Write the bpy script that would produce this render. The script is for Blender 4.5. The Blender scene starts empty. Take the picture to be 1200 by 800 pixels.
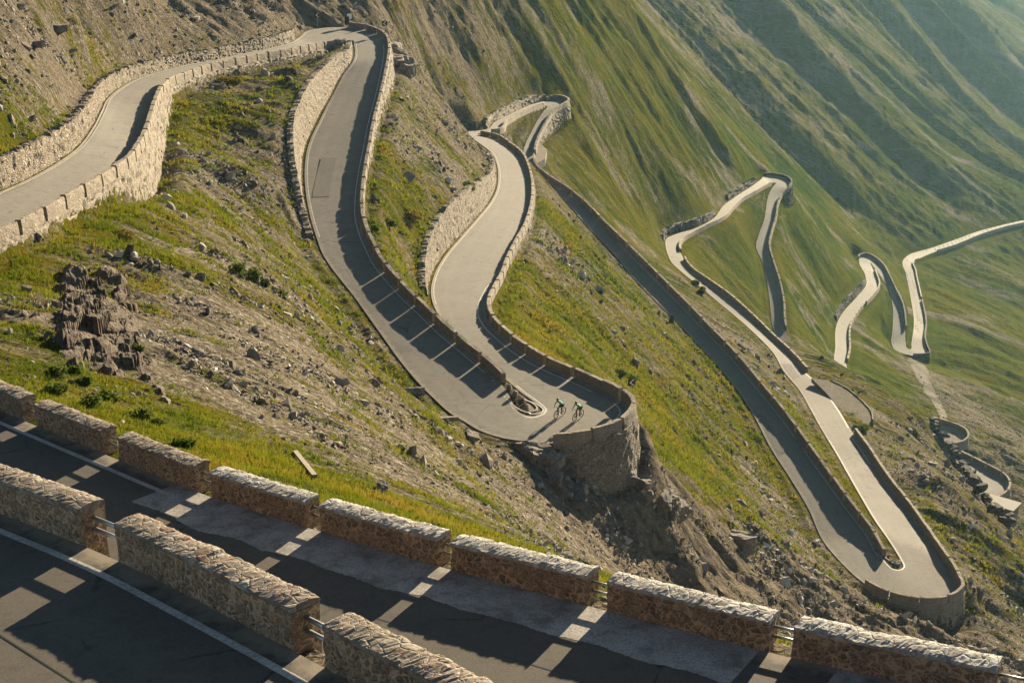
import bpy, bmesh, math, random
import numpy as np
from mathutils import Vector, Matrix
random.seed(7); RNG = np.random.default_rng(11)
SC = bpy.context.scene
COL = SC.collection

# ------------------------------------------------------------------ camera
F = 1800.0; PITCH = math.radians(21.0)          # focal length in 1200-px units, downward pitch
CP, SP = math.cos(PITCH), math.sin(PITCH)
def ray(x, y):
    a, b = x - 600.0, 400.0 - y
    return np.array([a, CP * F + SP * b, -SP * F + CP * b])
def at_z(x, y, z):
    r = ray(x, y); return r * (z / r[2])
def at_d(x, y, d):
    r = ray(x, y); return r * (d / math.hypot(r[0], r[1]))
def px_of(p):
    p = np.asarray(p); dep = p[..., 1] * CP - p[..., 2] * SP
    return np.stack([600 + F * p[..., 0] / dep, 400 - F * (p[..., 1] * SP + p[..., 2] * CP) / dep], -1), dep

cam_data = bpy.data.cameras.new('camera')
cam_data.sensor_width = 36.0; cam_data.lens = F / 1200 * 36.0
cam_data.clip_start = 0.5; cam_data.clip_end = 6000
cam = bpy.data.objects.new('camera', cam_data); COL.objects.link(cam)
cam.rotation_euler = (math.radians(90) - PITCH, 0, 0)
SC.camera = cam

# ------------------------------------------------------------------ small helpers
def mesh_from(name, V, Fq=None, Ft=None, mats=(), smooth=True, midx=None):
    """V (n,3), Fq (m,4) quads and/or Ft (k,3) tris -> mesh"""
    me = bpy.data.meshes.new(name)
    V = np.ascontiguousarray(V, dtype=np.float32)
    nq = 0 if Fq is None else len(Fq); nt = 0 if Ft is None else len(Ft)
    me.vertices.add(len(V)); me.vertices.foreach_set('co', V.ravel())
    loops = []
    if nq: loops.append(np.asarray(Fq, dtype=np.int32).ravel())
    if nt: loops.append(np.asarray(Ft, dtype=np.int32).ravel())
    loops = np.concatenate(loops)
    me.loops.add(len(loops)); me.loops.foreach_set('vertex_index', loops)
    me.polygons.add(nq + nt)
    st = np.concatenate([np.arange(nq) * 4, nq * 4 + np.arange(nt) * 3]).astype(np.int32)
    me.polygons.foreach_set('loop_start', st)
    me.polygons.foreach_set('use_smooth', np.full(nq + nt, smooth))
    for m in mats: me.materials.append(m)
    if midx is not None: me.polygons.foreach_set('material_index', np.asarray(midx, dtype=np.int32))
    me.update(calc_edges=True); me.validate()
    return me
def link(name, me, parent=None, loc=None):
    o = bpy.data.objects.new(name, me); COL.objects.link(o)
    if loc is not None: o.location = loc
    if parent is not None: o.parent = parent
    return o
def tag(o, label=None, cat=None, group=None, kind=None):
    if label: o['label'] = label
    if cat: o['category'] = cat
    if group: o['group'] = group
    if kind: o['kind'] = kind
    return o
def empty(name, loc, rz=0.0):
    o = bpy.data.objects.new(name, None); COL.objects.link(o)
    o.location = loc; o.rotation_euler = (0, 0, rz); o.empty_display_size = 0.2
    return o
class MB:
    """collects shapes into one mesh"""
    def __init__(s): s.V = []; s.Q = []; s.T = []; s.n = 0
    def add(s, V, Q=None, T=None):
        V = np.asarray(V, float)
        if Q is not None and len(Q): s.Q.append(np.asarray(Q) + s.n)
        if T is not None and len(T): s.T.append(np.asarray(T) + s.n)
        s.V.append(V); s.n += len(V)
    def box(s, c, half, ax=None):
        ax = np.eye(3) if ax is None else np.asarray(ax)
        V = [np.asarray(c) + ax[0] * half[0] * i + ax[1] * half[1] * j + ax[2] * half[2] * k
             for i in (-1, 1) for j in (-1, 1) for k in (-1, 1)]
        s.add(V, [(0, 1, 3, 2), (4, 6, 7, 5), (0, 4, 5, 1), (2, 3, 7, 6), (0, 2, 6, 4), (1, 5, 7, 3)])
    def tube(s, pts, r, n=8, cap=True):
        pts = [np.asarray(p, float) for p in pts]; rs = r if hasattr(r, '__len__') else [r] * len(pts)
        V = []; Q = []; T = []
        for i, p in enumerate(pts):
            t = pts[min(i + 1, len(pts) - 1)] - pts[max(i - 1, 0)]; t /= np.linalg.norm(t) + 1e-9
            a = np.cross(t, [0, 0, 1.0]);
            if np.linalg.norm(a) < 1e-3: a = np.cross(t, [0, 1.0, 0])
            a /= np.linalg.norm(a); b = np.cross(t, a)
            for k in range(n):
                w = 2 * math.pi * k / n
                V.append(p + (a * math.cos(w) + b * math.sin(w)) * rs[i])
        for i in range(len(pts) - 1):
            for k in range(n):
                Q.append((i * n + k, i * n + (k + 1) % n, (i + 1) * n + (k + 1) % n, (i + 1) * n + k))
        if cap:
            for e, i0 in ((0, 0), (1, (len(pts) - 1) * n)):
                V.append(pts[0] if e == 0 else pts[-1]); c = len(V) - 1
                for k in range(n):
                    a_, b_ = i0 + k, i0 + (k + 1) % n
                    T.append((c, b_, a_) if e == 0 else (c, a_, b_))
        s.add(V, Q, T)
    def torus(s, c, ax, R, r, n=24, m=6):
        ax = np.asarray(ax, float) / np.linalg.norm(ax)
        a = np.cross(ax, [0, 0, 1.0]); a /= np.linalg.norm(a); b = np.cross(ax, a)
        V = []; Q = []
        for i in range(n):
            w = 2 * math.pi * i / n; d = a * math.cos(w) + b * math.sin(w)
            for k in range(m):
                v = 2 * math.pi * k / m
                V.append(np.asarray(c) + d * (R + r * math.cos(v)) + ax * r * math.sin(v))
        for i in range(n):
            for k in range(m):
                Q.append((i * m + k, ((i + 1) % n) * m + k, ((i + 1) % n) * m + (k + 1) % m, i * m + (k + 1) % m))
        s.add(V, Q)
    def build(s, name, mat, parent=None, smooth=True, origin=None, loc=None):
        V = np.concatenate(s.V)
        if origin is not None: V = V - np.asarray(origin); loc = origin
        me = mesh_from(name, V, np.concatenate(s.Q) if s.Q else None, np.concatenate(s.T) if s.T else None, [mat] if mat else [], smooth)
        return link(name, me, parent, loc)

# ------------------------------------------------------------------ vectorised noise
_P = np.random.default_rng(3).permutation(512).astype(np.int64)
_G = np.random.default_rng(4).uniform(0, 2 * np.pi, 512)
_GX, _GY = np.cos(_G).astype(np.float32), np.sin(_G).astype(np.float32)
def pnoise(x, y, seed=0):
    x = np.asarray(x, float); y = np.asarray(y, float)
    xi = np.floor(x).astype(np.int64); yi = np.floor(y).astype(np.int64)
    xf = (x - xi).astype(np.float32); yf = (y - yi).astype(np.float32)
    u = xf * xf * xf * (xf * (xf * 6 - 15) + 10); v = yf * yf * yf * (yf * (yf * 6 - 15) + 10)
    def g(ix, iy, dx, dy):
        h = _P[(_P[(ix + seed * 37) & 511] + iy + seed * 101) & 511]
        return _GX[h] * dx + _GY[h] * dy
    a = g(xi, yi, xf, yf); b = g(xi + 1, yi, xf - 1, yf)
    c = g(xi, yi + 1, xf, yf - 1); d = g(xi + 1, yi + 1, xf - 1, yf - 1)
    return (a + u * (b - a) + v * ((c + u * (d - c)) - (a + u * (b - a)))) * 1.5
def fbm(x, y, oct=4, seed=0, gain=0.5):
    s = 0; a = 1.0
    for o in range(oct):
        s = s + a * pnoise(x * 2 ** o, y * 2 ** o, seed + o); a *= gain
    return s
def ridged(x, y, oct=4, seed=0, gain=0.5):
    s = 0; a = 1.0
    for o in range(oct):
        s = s + a * (1 - 2 * np.abs(pnoise(x * 2 ** o, y * 2 ** o, seed + o))); a *= gain
    return s
def sstep(a, b, x):
    t = np.clip((x - a) / (b - a), 0, 1); return t * t * (3 - 2 * t)

#@ROADS
# ------------------------------------------------------------------ the pass road: pixel pairs (edge1 = left of travel, edge2 = right), h1/h2 = ground beyond each edge
# (x1,y1, x2,y2, h1,h2)
SECTIONS = [
 ('leg0', .085, [
  (-70,258,-75,318,2,-1.2),(-30,239,-30,296,2,-1.2),(0,225,10,278,2,-1.2),(25,214,40,262,2,-1.2),(62,194,82,237,2,-1.6),(88,176,117,216,2,-1.8),(108,151,145,197,1.8,-3),
  (118,132,163,172,1.8,-4.5),(127,115,178,130,1.6,-4),(140,104,187,110,1.5,-3),(162,92,197,100,1.4,-2),(187,84,213,94,1.3,-1.5),
  (225,75,245,83,1.2,-1.2),(250,71,275,76,1.2,-1.2),(285,63,305,70,1.2,-1.2),(315,57,335,65,1.2,-1.2),(338,51,358,60,1.4,-1.2)]),
 ('h1', .03, [(352,43,380,56,1.2,-1.2),(362,36,394,53.5,.8,-.8),(385,32.5,402,52,-.6,-.4),(408,32.5,407,50.5,-1.5,.1),(425,34.5,410,50,-2,.15),(440,39,413,50.5,-2.5,.3),(450,46,415,54,-3,.6),(454,57,416,61,-3.5,1.0)]),
 ('leg1', .085, [(453,72,413,73,-3.5,1.5),(450,88,405,84,-3,2.3),(444,115,392,108,-2,3.4),(437,142,376,138,-1.2,4.2),(430,178,360,175,-1,4),(425,205,357,205,-.8,3.2),
  (422,230,359,230,-.8,2.2),(422,255,364,255,-.8,1.2),(427,275,371,278,-.8,.6),(435,293,377,295,-.8,.5),(443,309,388,313,-.8,.5),(457,327,402,331,-.8,.5),(477,349,417,350,-.8,.5),
  (495,366,429,367,-.8,.4),(520,390,449,395,-.8,.4),(545,411,470,424,-.7,.4),(568,430,492,450,-.5,.3),(583,444,510,468,-.3,.3)]),
 ('h2', .035, [(592,456,528,484,.1,.2),(599,468,545,494,.12,.1),(604,478,562,504,.12,.05),(610,484,590,513,.12,.0),(618,487,620,517,.12,-.4),(625,487.5,648,519,.12,-1.2),
  (630,486,675,517,.12,-3.6),(634,484,700,511,.12,-4.8),(635.5,482,720,504,.12,-5.0),(636,480,734,492,.12,-4.6),(635,478,739,483,.12,-3.5),(632,475,734,474,.12,-1.8),(627,471,722,466,.12,-1.2),
  (620,466,704,457,.12,-1),(612,460.5,681,446,.1,-1)]),
 ('leg2', .105, [(602,452,652,434,-.1,-.9),(590,442,628,422,-.2,-.9),(575,430,608,409,-.2,-.9),(552,410,592,396,-.1,-.9),(533,394,580,385,.2,-.9),(519,377,571,371,.4,-.9),(508,357,570,357,.8,-.9),(505,342,576,343,1.2,-.9),
  (509,322,584,329,2.5,-.9),(520,302,592,308,3.5,-.9),(539,279,602,288,4.2,-.9),(561,254,613,268,4,-1),(574,238,619,250,3.2,-1),(582,222,622,230,2.4,-1.2),(584,205,621,213,1.6,-1.4),
  (582,192,617,197,.8,-1.6),(575,178,609,182,.5,-1.8),(562,168,598,173,.5,-2),(548,158,580,162,.5,-2)]),
 ('leg2b', .09, [(541,153.8,560,156.2,1,-2),(561,153,575,156,1.5,-1),(580,143,592,144.5,1.5,-1),(597,134.5,607,135.5,1.5,-.8),(612,127,622,129,1.5,-.6),(627,121.5,635,124.2,1.5,-.4)]),
 ('h3', .03, [(640,118,638.5,123.8,1,.2),(652,116,640.5,124.3,0,.2),(660,117,641.3,125,-1.5,.2),(665,121,641.3,126.3,-4,.3)]),
 ('leg3', .105, [(656,126.5,637.5,130,-4,.6),(646,135,632,138,-4,1),(636,151,622,156,-3,1.2),(628,167,614,174,-2,1.2),(625,180,612,183,-1,1),(624,193,610,194,-2,.8),
  (640,209.5,630,211,-3,.5),(660,222,650,224,-3,.5),(683,240,671,245,-3,.5),(707,265,693,270,-3,.5),(735,292,716,294,-3,.5),(765,322,742,325,-3,.5),(795,352,772,356,-2.5,.5),
  (827,385,802,386,-2,.6),(867,427,839,426,-1.6,.6),(890,455,862,454,-1.4,.6),(915,485,883,486,-1.2,.6),(940,519,904,526,-1,.6),(967,557,926,560,-.8,.6),(995,595,948,597,-.6,.6)]),
 ('h4', .03, [(1020,628,965,634,-.3,.3),(1033,651,986,659,-.1,.2),(1041,661,1010,681,.1,0),(1047,666,1032,695,.1,-.5),(1052,667,1062,704,.1,-2),(1056,666,1092,706,.1,-3.5),(1058,664,1113,702,.1,-3.5),(1058,661,1125,691,.1,-3),
  (1056,657,1120,680,.1,-2),(1049,645,1114,668,.1,-1.2)]),
 ('leg4', .105, [(1040,631,1103,653,.2,-1.2),(1026,611,1086,628,.2,-1.2),(1008,581,1062,594,.3,-1.2),(996,560,1043,570,.3,-1.2),(979,530,1014,527,.4,-1),(964,505,1000,508,.5,-.4),(950,480,983,480,.6,-.3),(936,456,960,450,.6,-.3),(920,437,946,438,.6,-.8),
  (906,413,930,420,.6,-1.2),(886,392,906,397.5,.6,-1.4),(866,374,881,373,.6,-1.6),(843,355,856,350.5,.6,-1.6),(818,334,831,332,.6,-1.6),(797,317,811,318,.6,-1.6),(786,306,802,307,.8,-1.2)]),
 ('leg5', .105, [(783,299,800,301,1,-1),(780,288,795,291,1.2,-1),(782,279,799,281,1.8,-1),(796,273,811,273.5,2.2,-1),(811,269,826,265.5,2.2,-1),(836,256,847,255.5,1.6,-1),(848,241,858,244,1.4,-1),(863,230,868,234.5,1.6,-1),(880,219,886,224.5,1.4,-1),(893,209.5,901,216,.8,-.6)]),
 ('h5', .03, [(897,206,906,214,0,.1),(906,206,908,213.6,-1,.1),(918,208,909,214.3,-3,.1),(926,213,909,215.5,-6,.2)]),
 ('leg6', .105, [(924,220,906,219,-6,.4),(916,228,900,231,-4,.8),(911,238,898,243,-1.4,1.2),(908,256,895.5,258,-1,1.2),(903,273,889,276,-1,1.2),(900,287,886,288,-1,1),(905,308,893,306,-1,.8),(912,330,898.5,328,-1,.8),(917,355,902,352,-1,.8),(920,386,905,380,-1,.8),
  (950,430,930,432,-1,.8),(1010,482,988,487,-.6,.8),(1068,530,1050,540,-.4,1)]),
 ('h6', .03, [(1105,556,1098,572,.1,.5),(1128,566,1135,590,.1,-.5),(1141,569,1166,586,.1,-2),(1148,568,1181,573,.1,-2.5),(1146,563,1178,562,.1,-1.5)]),
 ('leg7', .105, [(1128,552,1150,545.5,.3,-1.2),(1098,530,1118,529,.6,-1),(1060,495,1078,490,.6,-1),(1010,455,1026,455,.8,-1),(981,431,996,436,.8,-1),(979,405,994.5,408,.8,-1),(980,382,995.5,382,1.2,-1),(986,369,1006,364,2,-1.2),(1005,347,1023,345,2,-2),(1015,334,1029,336,1.2,-2),(1014,322,1026,322,.6,-1.5)]),
 ('h7', .03, [(1007,305,1021,311,.2,.1),(1008,301,1020,308.5,-.2,.1),(1015,299,1020.5,307.5,-1,.1),(1024,303,1021,308.5,-1.5,.1),(1033,310.5,1025,314,-1.5,.2)]),
 ('leg8', .105, [(1041,324,1033,325,-1.2,.5),(1048,339,1041.5,340,-1,.8),(1057,358,1046,358,-1,.8),(1060.5,385,1046,388,-.8,.6)]),
 ('h8', .03, [(1061.5,403,1045,403,-.4,.2),(1063,408,1052,412,.1,-.4),(1066,409.5,1070,416.5,.1,-1.5),(1068,408.5,1088,415.5,.1,-2),(1068,404,1086,409,.1,-1.5)]),
 ('leg9', .105, [(1069.5,394,1083,399,.3,-1),(1071,380,1084,381,.5,-1),(1067.5,350,1078,347,.6,-1),(1062,322,1072,318,.6,-1),(1059,304,1070.5,306,.6,-1),(1066,298,1078,302.5,1,-1.2),(1090,291,1093,296,1.2,-1.5),(1115,282.5,1118,288,1.2,-1.5),(1147,271,1150,275,1.2,-1.5),(1172,264.3,1174,267.5,1.2,-1.5),(1210,256,1213,258.6,1.2,-1.5),(1290,240,1294,242,1.2,-1.5)]),
]
ANCH = []; SEC0 = {}
for nm, g, pts in SECTIONS:
    SEC0[nm] = len(ANCH)
    for p in pts: ANCH.append((nm, g) + tuple(p))
NA = len(ANCH)
def kvec(x, y): r = ray(x, y); return r[:2] / -r[2]
zs = np.zeros(NA); cxy = np.zeros((NA, 2))
i0 = SEC0['h2'] + 8
def mid(i): a = ANCH[i]; return 0.5 * (a[2] + a[4]), 0.5 * (a[3] + a[5])
zs[i0] = -50.0; cxy[i0] = kvec(*mid(i0)) * 50.0
for sgn in (1, -1):
    i = i0
    while 0 <= i + sgn < NA:
        j = i + sgn; g = ANCH[min(i, j)][1]; k = kvec(*mid(j)); z = zs[i]
        for _ in range(60): z = zs[i] - sgn * g * np.linalg.norm(-z * k - cxy[i])
        zs[j] = z; cxy[j] = -z * k; i = j
A1 = np.array([at_z(a[2], a[3], z) for a, z in zip(ANCH, zs)])
A2 = np.array([at_z(a[4], a[5], z) for a, z in zip(ANCH, zs)])
AH = np.array([[a[6], a[7]] for a in ANCH])
def cr(P, i, t):
    n = len(P); p0, p1, p2, p3 = P[max(i - 1, 0)], P[i], P[min(i + 1, n - 1)], P[min(i + 2, n - 1)]
    # centripetal-ish: limit tangents by the local chord
    l = np.linalg.norm(p2 - p1)
    def tan(a, b, c):
        la = np.linalg.norm(b - a) + 1e-6; lb = np.linalg.norm(c - b) + 1e-6
        return ((b - a) / la * lb + (c - b) / lb * la) / (la + lb)
    m1 = tan(p0, p1, p2) * l if i > 0 else (p2 - p1); m2 = tan(p1, p2, p3) * l if i + 2 < n else (p2 - p1)
    t2, t3 = t * t, t * t * t
    return (2*t3 - 3*t2 + 1) * p1 + (t3 - 2*t2 + t) * m1 + (-2*t3 + 3*t2) * p2 + (t3 - t2) * m2
class Road: pass
def densify(A1, A2, AH, step_near=0.9):
    R = Road(); E1 = []; E2 = []; H = []; U = []
    for i in range(len(A1) - 1):
        L = max(np.linalg.norm(A1[i+1] - A1[i]), np.linalg.norm(A2[i+1] - A2[i]))
        d = np.linalg.norm(A1[i]); st = step_near * max(1, d / 130)
        n = max(2, int(math.ceil(L / st)))
        for k in range(n):
            t = k / n
            E1.append(cr(A1, i, t)); E2.append(cr(A2, i, t)); H.append(AH[i] * (1 - t) + AH[i+1] * t); U.append(i + t)
    E1.append(A1[-1]); E2.append(A2[-1]); H.append(AH[-1]); U.append(len(A1) - 1.0)
    R.E = [np.array(E1), np.array(E2)]; R.H = np.array(H); R.U = np.array(U)
    zz = 0.5 * (R.E[0][:, 2] + R.E[1][:, 2])
    R.E[0][:, 2] = zz; R.E[1][:, 2] = zz
    # outward horizontal normals
    R.N = []
    for e in (0, 1):
        T = np.gradient(R.E[e][:, :2], axis=0)
        # smooth
        for _ in range(3): T[1:-1] = (T[:-2] + T[1:-1] * 2 + T[2:]) / 4
        Nn = np.stack([-T[:, 1], T[:, 0]], 1); Nn /= np.linalg.norm(Nn, axis=1)[:, None] + 1e-9
        if e == 1: Nn = -Nn
        R.N.append(Nn)
    return R
MAIN = densify(A1, A2, AH)
# foreground roads: the base line of the wall row, the other edge by width towards the camera
def base_line(pix, z_anchor, i_anchor, grade):
    zz = [0] * len(pix); P = [None] * len(pix)
    zz[i_anchor] = z_anchor; P[i_anchor] = at_z(*pix[i_anchor], z_anchor)
    for sg in (1, -1):
        i = i_anchor
        while 0 <= i + sg < len(pix):
            j = i + sg; k = kvec(*pix[j]); z = zz[i]
            for _ in range(60): z = zz[i] + sg * grade * np.linalg.norm(-z * k - P[i][:2])
            zz[j] = z; P[j] = at_z(*pix[j], z); i = j
    return np.array(P)
F1PIX = [(-260,372),(-130,426),(-50,460),(0,481),(43,499),(130,535),(239,579),(367,620),(521,665),(699,712),(914,767),(1180,826),(1420,876)]
F0PIX = [(-160,548),(-60,580),(0,601),(49,620),(118,648),(240,708),(362,772),(480,836),(620,915)]
def smooth_line(P):
    out = []
    for i in range(len(P) - 1):
        for k in range(8): out.append(cr(P, i, k / 8))
    out.append(P[-1]); return np.array(out)
def side_road(pix, z, ia, grade, width, hfar, hnear):
    B = base_line(pix, z, ia, grade)
    T = np.gradient(B[:, :2], axis=0); Nn = np.stack([T[:, 1], -T[:, 0]], 1); Nn /= np.linalg.norm(Nn, axis=1)[:, None]   # to the right of +x travel = towards camera
    O = B.copy(); O[:, :2] += Nn * width
    return densify(B, O, np.array([[hfar, hnear]] * len(B)), 0.5), B
F1, F1B = side_road(F1PIX, -18.6, 8, .08, 7.2, -1.0, .8)
F0, F0B = side_road(F0PIX, -15.5, 6, .10, 8.5, -1.2, .5)
ROADS = [MAIN, F1, F0]

#@TERRAIN
# ------------------------------------------------------------------ terrain: control points + road edges -> smooth surface on a fan-shaped grid
CTRL = [
 # hillside above the upper road
 (0,150,118),(0,80,129),(0,0,144),(0,-80,162),(100,100,150),(100,0,170),(100,-80,193),(200,60,194),(200,0,214),(200,-80,249),(300,40,217),(300,0,240),(300,-80,285),(370,15,247),(370,0,254),(370,-80,295),(-100,100,112),(-100,0,124),
 # dark ribs behind the top hairpin
 (430,0,265),(430,-80,290),(460,20,285),(460,-60,300),(475,85,270),(500,100,290),(500,40,305),(500,0,315),(500,-80,335),(560,100,313),(560,40,324),(560,0,336),(560,-60,349),(610,110,333),(610,60,344),(620,0,362),(620,-60,378),
 # nose between first and second leg
 (475,100,222),(510,125,240),(540,143,258),
 # green slope under the far hairpin
 (660,90,352),(700,100,372),(690,150,345),(720,190,358),(760,240,357),(800,255,365),(750,150,385),(800,200,388),(850,200,418),(850,150,450),(900,190,466),(930,225,478),(960,250,502),(1000,275,535),(1060,298,583),
 (700,30,412),(760,80,425),(640,-60,420),(700,-60,440),
 # slopes below the last legs
 (1150,330,600),(1195,350,590),(1150,370,535),(1150,400,482),(1150,450,437),(1195,430,490),(1195,500,420),(1160,500,390),(1190,550,330),(1195,600,288),(1100,450,425),
 # crest right of leg four
 (1100,560,205),(1150,600,215),(1150,640,195),(1085,490,262),(978,425,278),(995,436,275),(1012,447,272),(1030,458,268),(1050,471,265),(950,415,277),(1113,549,243),(1150,594,231),(1150,612,262),(1112,566,268),(1180,632,255),(1080,520,285),(1195,640,212),(1195,720,185),(1150,700,170),(1180,700,178),(1195,760,165),(1260,700,200),
 # slope under the foreground road
 (1100,740,152),(1000,720,146),(900,680,132),(850,640,128),(800,600,124),(760,570,119),(715,574,110.5),(690,574,108.5),(665,570,106),(648,545,107.5),(622,532,108),
 (700,620,104.9),(750,660,107),(790,690,108),(740,600,110),(830,690,118),(600,600,89),(650,640,90),(700,680,89),(500,560,72),(450,520,72),(550,560,85),
 (400,560,55),(300,520,57),(200,500,57),(100,450,62),(300,450,75),(400,450,88),(200,400,80),(100,380,75),(200,300,103),(200,200,138),(250,250,128),(300,200,150),(300,300,118),(300,380,95),(250,120,180),(330,130,180),(330,220,153),(400,400,105),
 (20,380,72),(0,330,86),
]
CABS = [(-14,16,-13.5),(-4,11,-12),(6,8,-11),(0,3,-6),(-9,5,-6),(9,3,-7),(16,14,-15.5),(25,30,-26),(30,60,-50),(24,20,-20)]
# far face: planes (z at the foot of the last leg, slope with depth and to the right)
def on_plane(x, y, gy, gx, z0=-190.0, y0=606.0, x0=182.0):
    r = ray(x, y); t = (z0 - gy * y0 - gx * x0) / (r[2] - gy * r[1] - gx * r[0]); return r * t
FARP = [on_plane(x, y, gy - .06, -.62) for x, y, gy in [
 (1115,200,0.28),(1115,100,0.28),(1115,0,0.27),(1115,-80,0.27),(1200,200,0.27),(1200,100,0.26),(1200,0,0.26),(1200,-80,0.26),(1300,200,0.26),(1300,0,0.26),
 (1060,230,0.33),(1060,150,0.33),(1060,50,0.31),(1060,-60,0.31),(1000,230,0.39),(1000,150,0.39),(1000,60,0.37),(1000,-60,0.35),(920,130,0.43),(920,40,0.41),(920,-60,0.39),(840,40,0.43),(840,-60,0.41),(780,-60,0.43)]]
PC = [at_d(*c) for c in CTRL] + FARP + [np.array(c, float) for c in CABS]
pts = list(PC)
for R in ROADS:
    st = 3 if R is MAIN else 4
    for e in (0, 1):
        for k in range(0, len(R.U), st):
            p = R.E[e][k].copy(); h = R.H[k, e]
            p[:2] += R.N[e][k] * (1.0 + .25 * max(0, h)); p[2] += h
            # leave out edge points that fall on the road itself (inside of hairpins)
            pts.append(p)
pts = np.array(pts)
# drop constraint points lying within another stretch of road
def near_other(P):
    keep = np.ones(len(P), bool)
    Call = np.concatenate([0.5 * (R.E[0] + R.E[1]) for R in ROADS]); W = np.concatenate([np.linalg.norm(R.E[0] - R.E[1], axis=1) for R in ROADS]) * .5
    W = np.minimum(W, 4.0)
    for i in range(len(P)):
        d = np.linalg.norm(Call[:, :2] - P[i, :2], axis=1)
        if (d < W * .85).any(): keep[i] = False
    return keep
kp = near_other(pts); kp[:len(PC)] = True
pts = pts[kp]
# merge duplicates on a small grid
_, ui = np.unique(np.round(pts[:, :2] / .8).astype(int), axis=0, return_index=True)
pts = pts[np.sort(ui)]
class RBF:
    def __init__(s, X, v, lam=0.0):
        s.X = X; n = len(X); s.c = X.mean(0); s.s = 200.0
        D = np.sqrt(((X[:, None] - X[None]) ** 2).sum(-1))
        A = np.zeros((n + 3, n + 3)); A[:n, :n] = -D + np.diag(np.broadcast_to(lam, (n,)))
        Pm = np.concatenate([np.ones((n, 1)), (X - s.c) / s.s], 1); A[:n, n:] = Pm; A[n:, :n] = Pm.T
        b = np.zeros(n + 3); b[:n] = v
        s.w = np.linalg.solve(A, b)
    def __call__(s, Q):
        out = np.empty(len(Q)); n = len(s.X); X = s.X.astype(np.float32); w = s.w[:n].astype(np.float32)
        for i in range(0, len(Q), 8192):
            q = Q[i:i + 8192].astype(np.float32)
            D = np.sqrt((q[:, 0:1] - X[None, :, 0]) ** 2 + (q[:, 1:2] - X[None, :, 1]) ** 2)
            out[i:i + 8192] = -(D @ w) + s.w[n] + ((Q[i:i + 8192] - s.c) / s.s) @ s.w[n + 1:]
        return out
npc = len(PC); isC = np.array([np.min(np.linalg.norm(np.array(PC) - p, axis=1)) < 1e-6 for p in pts]); dC = np.hypot(pts[:, 0], pts[:, 1])
rbf = RBF(pts[:, :2], pts[:, 2], lam=np.where(isC, np.where(dC > 340, 9.0, .4), .01))
# fan grid
TH = np.concatenate([np.linspace(-34, -20, 60, endpoint=False), np.linspace(-20, 20, 1080, endpoint=False), np.linspace(20, 34, 60)])
TH = np.radians(TH); NT = len(TH)
RR = np.exp(np.concatenate([np.linspace(math.log(2.5), math.log(20), 60, endpoint=False), np.linspace(math.log(20), math.log(1000), 1220, endpoint=False), np.linspace(math.log(1000), math.log(1500), 30)]))
NR = len(RR)
GX = np.sin(TH)[None, :] * RR[:, None]; GY = np.cos(TH)[None, :] * RR[:, None]       # (NR, NT)
LR = np.log(RR)
def fan_sample(A, x, y):
    """bilinear lookup of a fan-grid array at world xy"""
    th = np.arctan2(x, y); r = np.hypot(x, y)
    fi = np.interp(np.log(np.maximum(r, 2.51)), LR, np.arange(NR)); fj = np.interp(th, TH, np.arange(NT))
    i = np.clip(fi.astype(int), 0, NR - 2); j = np.clip(fj.astype(int), 0, NT - 2); a = fi - i; b = fj - j
    return (A[i, j] * (1 - a) + A[i + 1, j] * a) * (1 - b) + (A[i, j + 1] * (1 - a) + A[i + 1, j + 1] * a) * b
def coarse_eval(fn, st=4):
    ii = np.unique(np.concatenate([np.arange(0, NR, st), [NR - 1]])); jj = np.unique(np.concatenate([np.arange(0, NT, st), [NT - 1]]))
    q = np.stack([GX[np.ix_(ii, jj)].ravel(), GY[np.ix_(ii, jj)].ravel()], 1)
    v = fn(q).reshape(len(ii), len(jj))
    v = np.stack([np.interp(np.arange(NT), jj, row) for row in v])
    fi = np.interp(np.arange(NR), ii, np.arange(len(ii))); i = np.clip(fi.astype(int), 0, len(ii) - 2); a = (fi - i)[:, None]
    return v[i] * (1 - a) + v[i + 1] * a
ZB = coarse_eval(rbf, 3)
# distance to roads (coarse)
RC = np.concatenate([0.5 * (R.E[0] + R.E[1])[::2] for R in ROADS])
def droad(q):
    out = np.empty(len(q), np.float32); X = RC.astype(np.float32)
    for i in range(0, len(q), 8192):
        p = q[i:i + 8192].astype(np.float32)
        out[i:i + 8192] = np.sqrt(((p[:, 0:1] - X[None, :, 0]) ** 2 + (p[:, 1:2] - X[None, :, 1]) ** 2).min(1))
    return out
DR = coarse_eval(droad, 4)

# where things are, in the picture: strength of ribs, grass, eroded ground
def fieldmap(lst, st=6, lam=1.2):
    P = np.array([at_d(*hitd(x, y))[:2] for x, y, *_ in lst]); out = []
    for c in range(2, len(lst[0])):
        f = RBF(P, np.array([l[c] for l in lst], float), lam)
        out.append(np.clip(coarse_eval(f, st), -.2, 12))
    return out
def hit(Z, x, y):
    r = ray(x, y); th = math.atan2(r[0], r[1]); j = int(np.clip(np.interp(th, TH, np.arange(NT)), 0, NT - 2)); b = np.interp(th, TH, np.arange(NT)) - j
    col = Z[:, j] * (1 - b) + Z[:, j + 1] * b
    zr = RR * (r[2] / math.hypot(r[0], r[1]))
    m = np.nonzero((col >= zr) & (RR > 14))[0]
    if not len(m): return None
    i = m[0]
    if i == 0: return RR[0]
    f0 = zr[i - 1] - col[i - 1]; f1 = zr[i] - col[i]
    return RR[i - 1] + (RR[i] - RR[i - 1]) * f0 / (f0 - f1 + 1e-9)
def hitd(x, y):
    d = hit(ZB, x, y)
    return (x, y, 900.0 if d is None else d)
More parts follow.
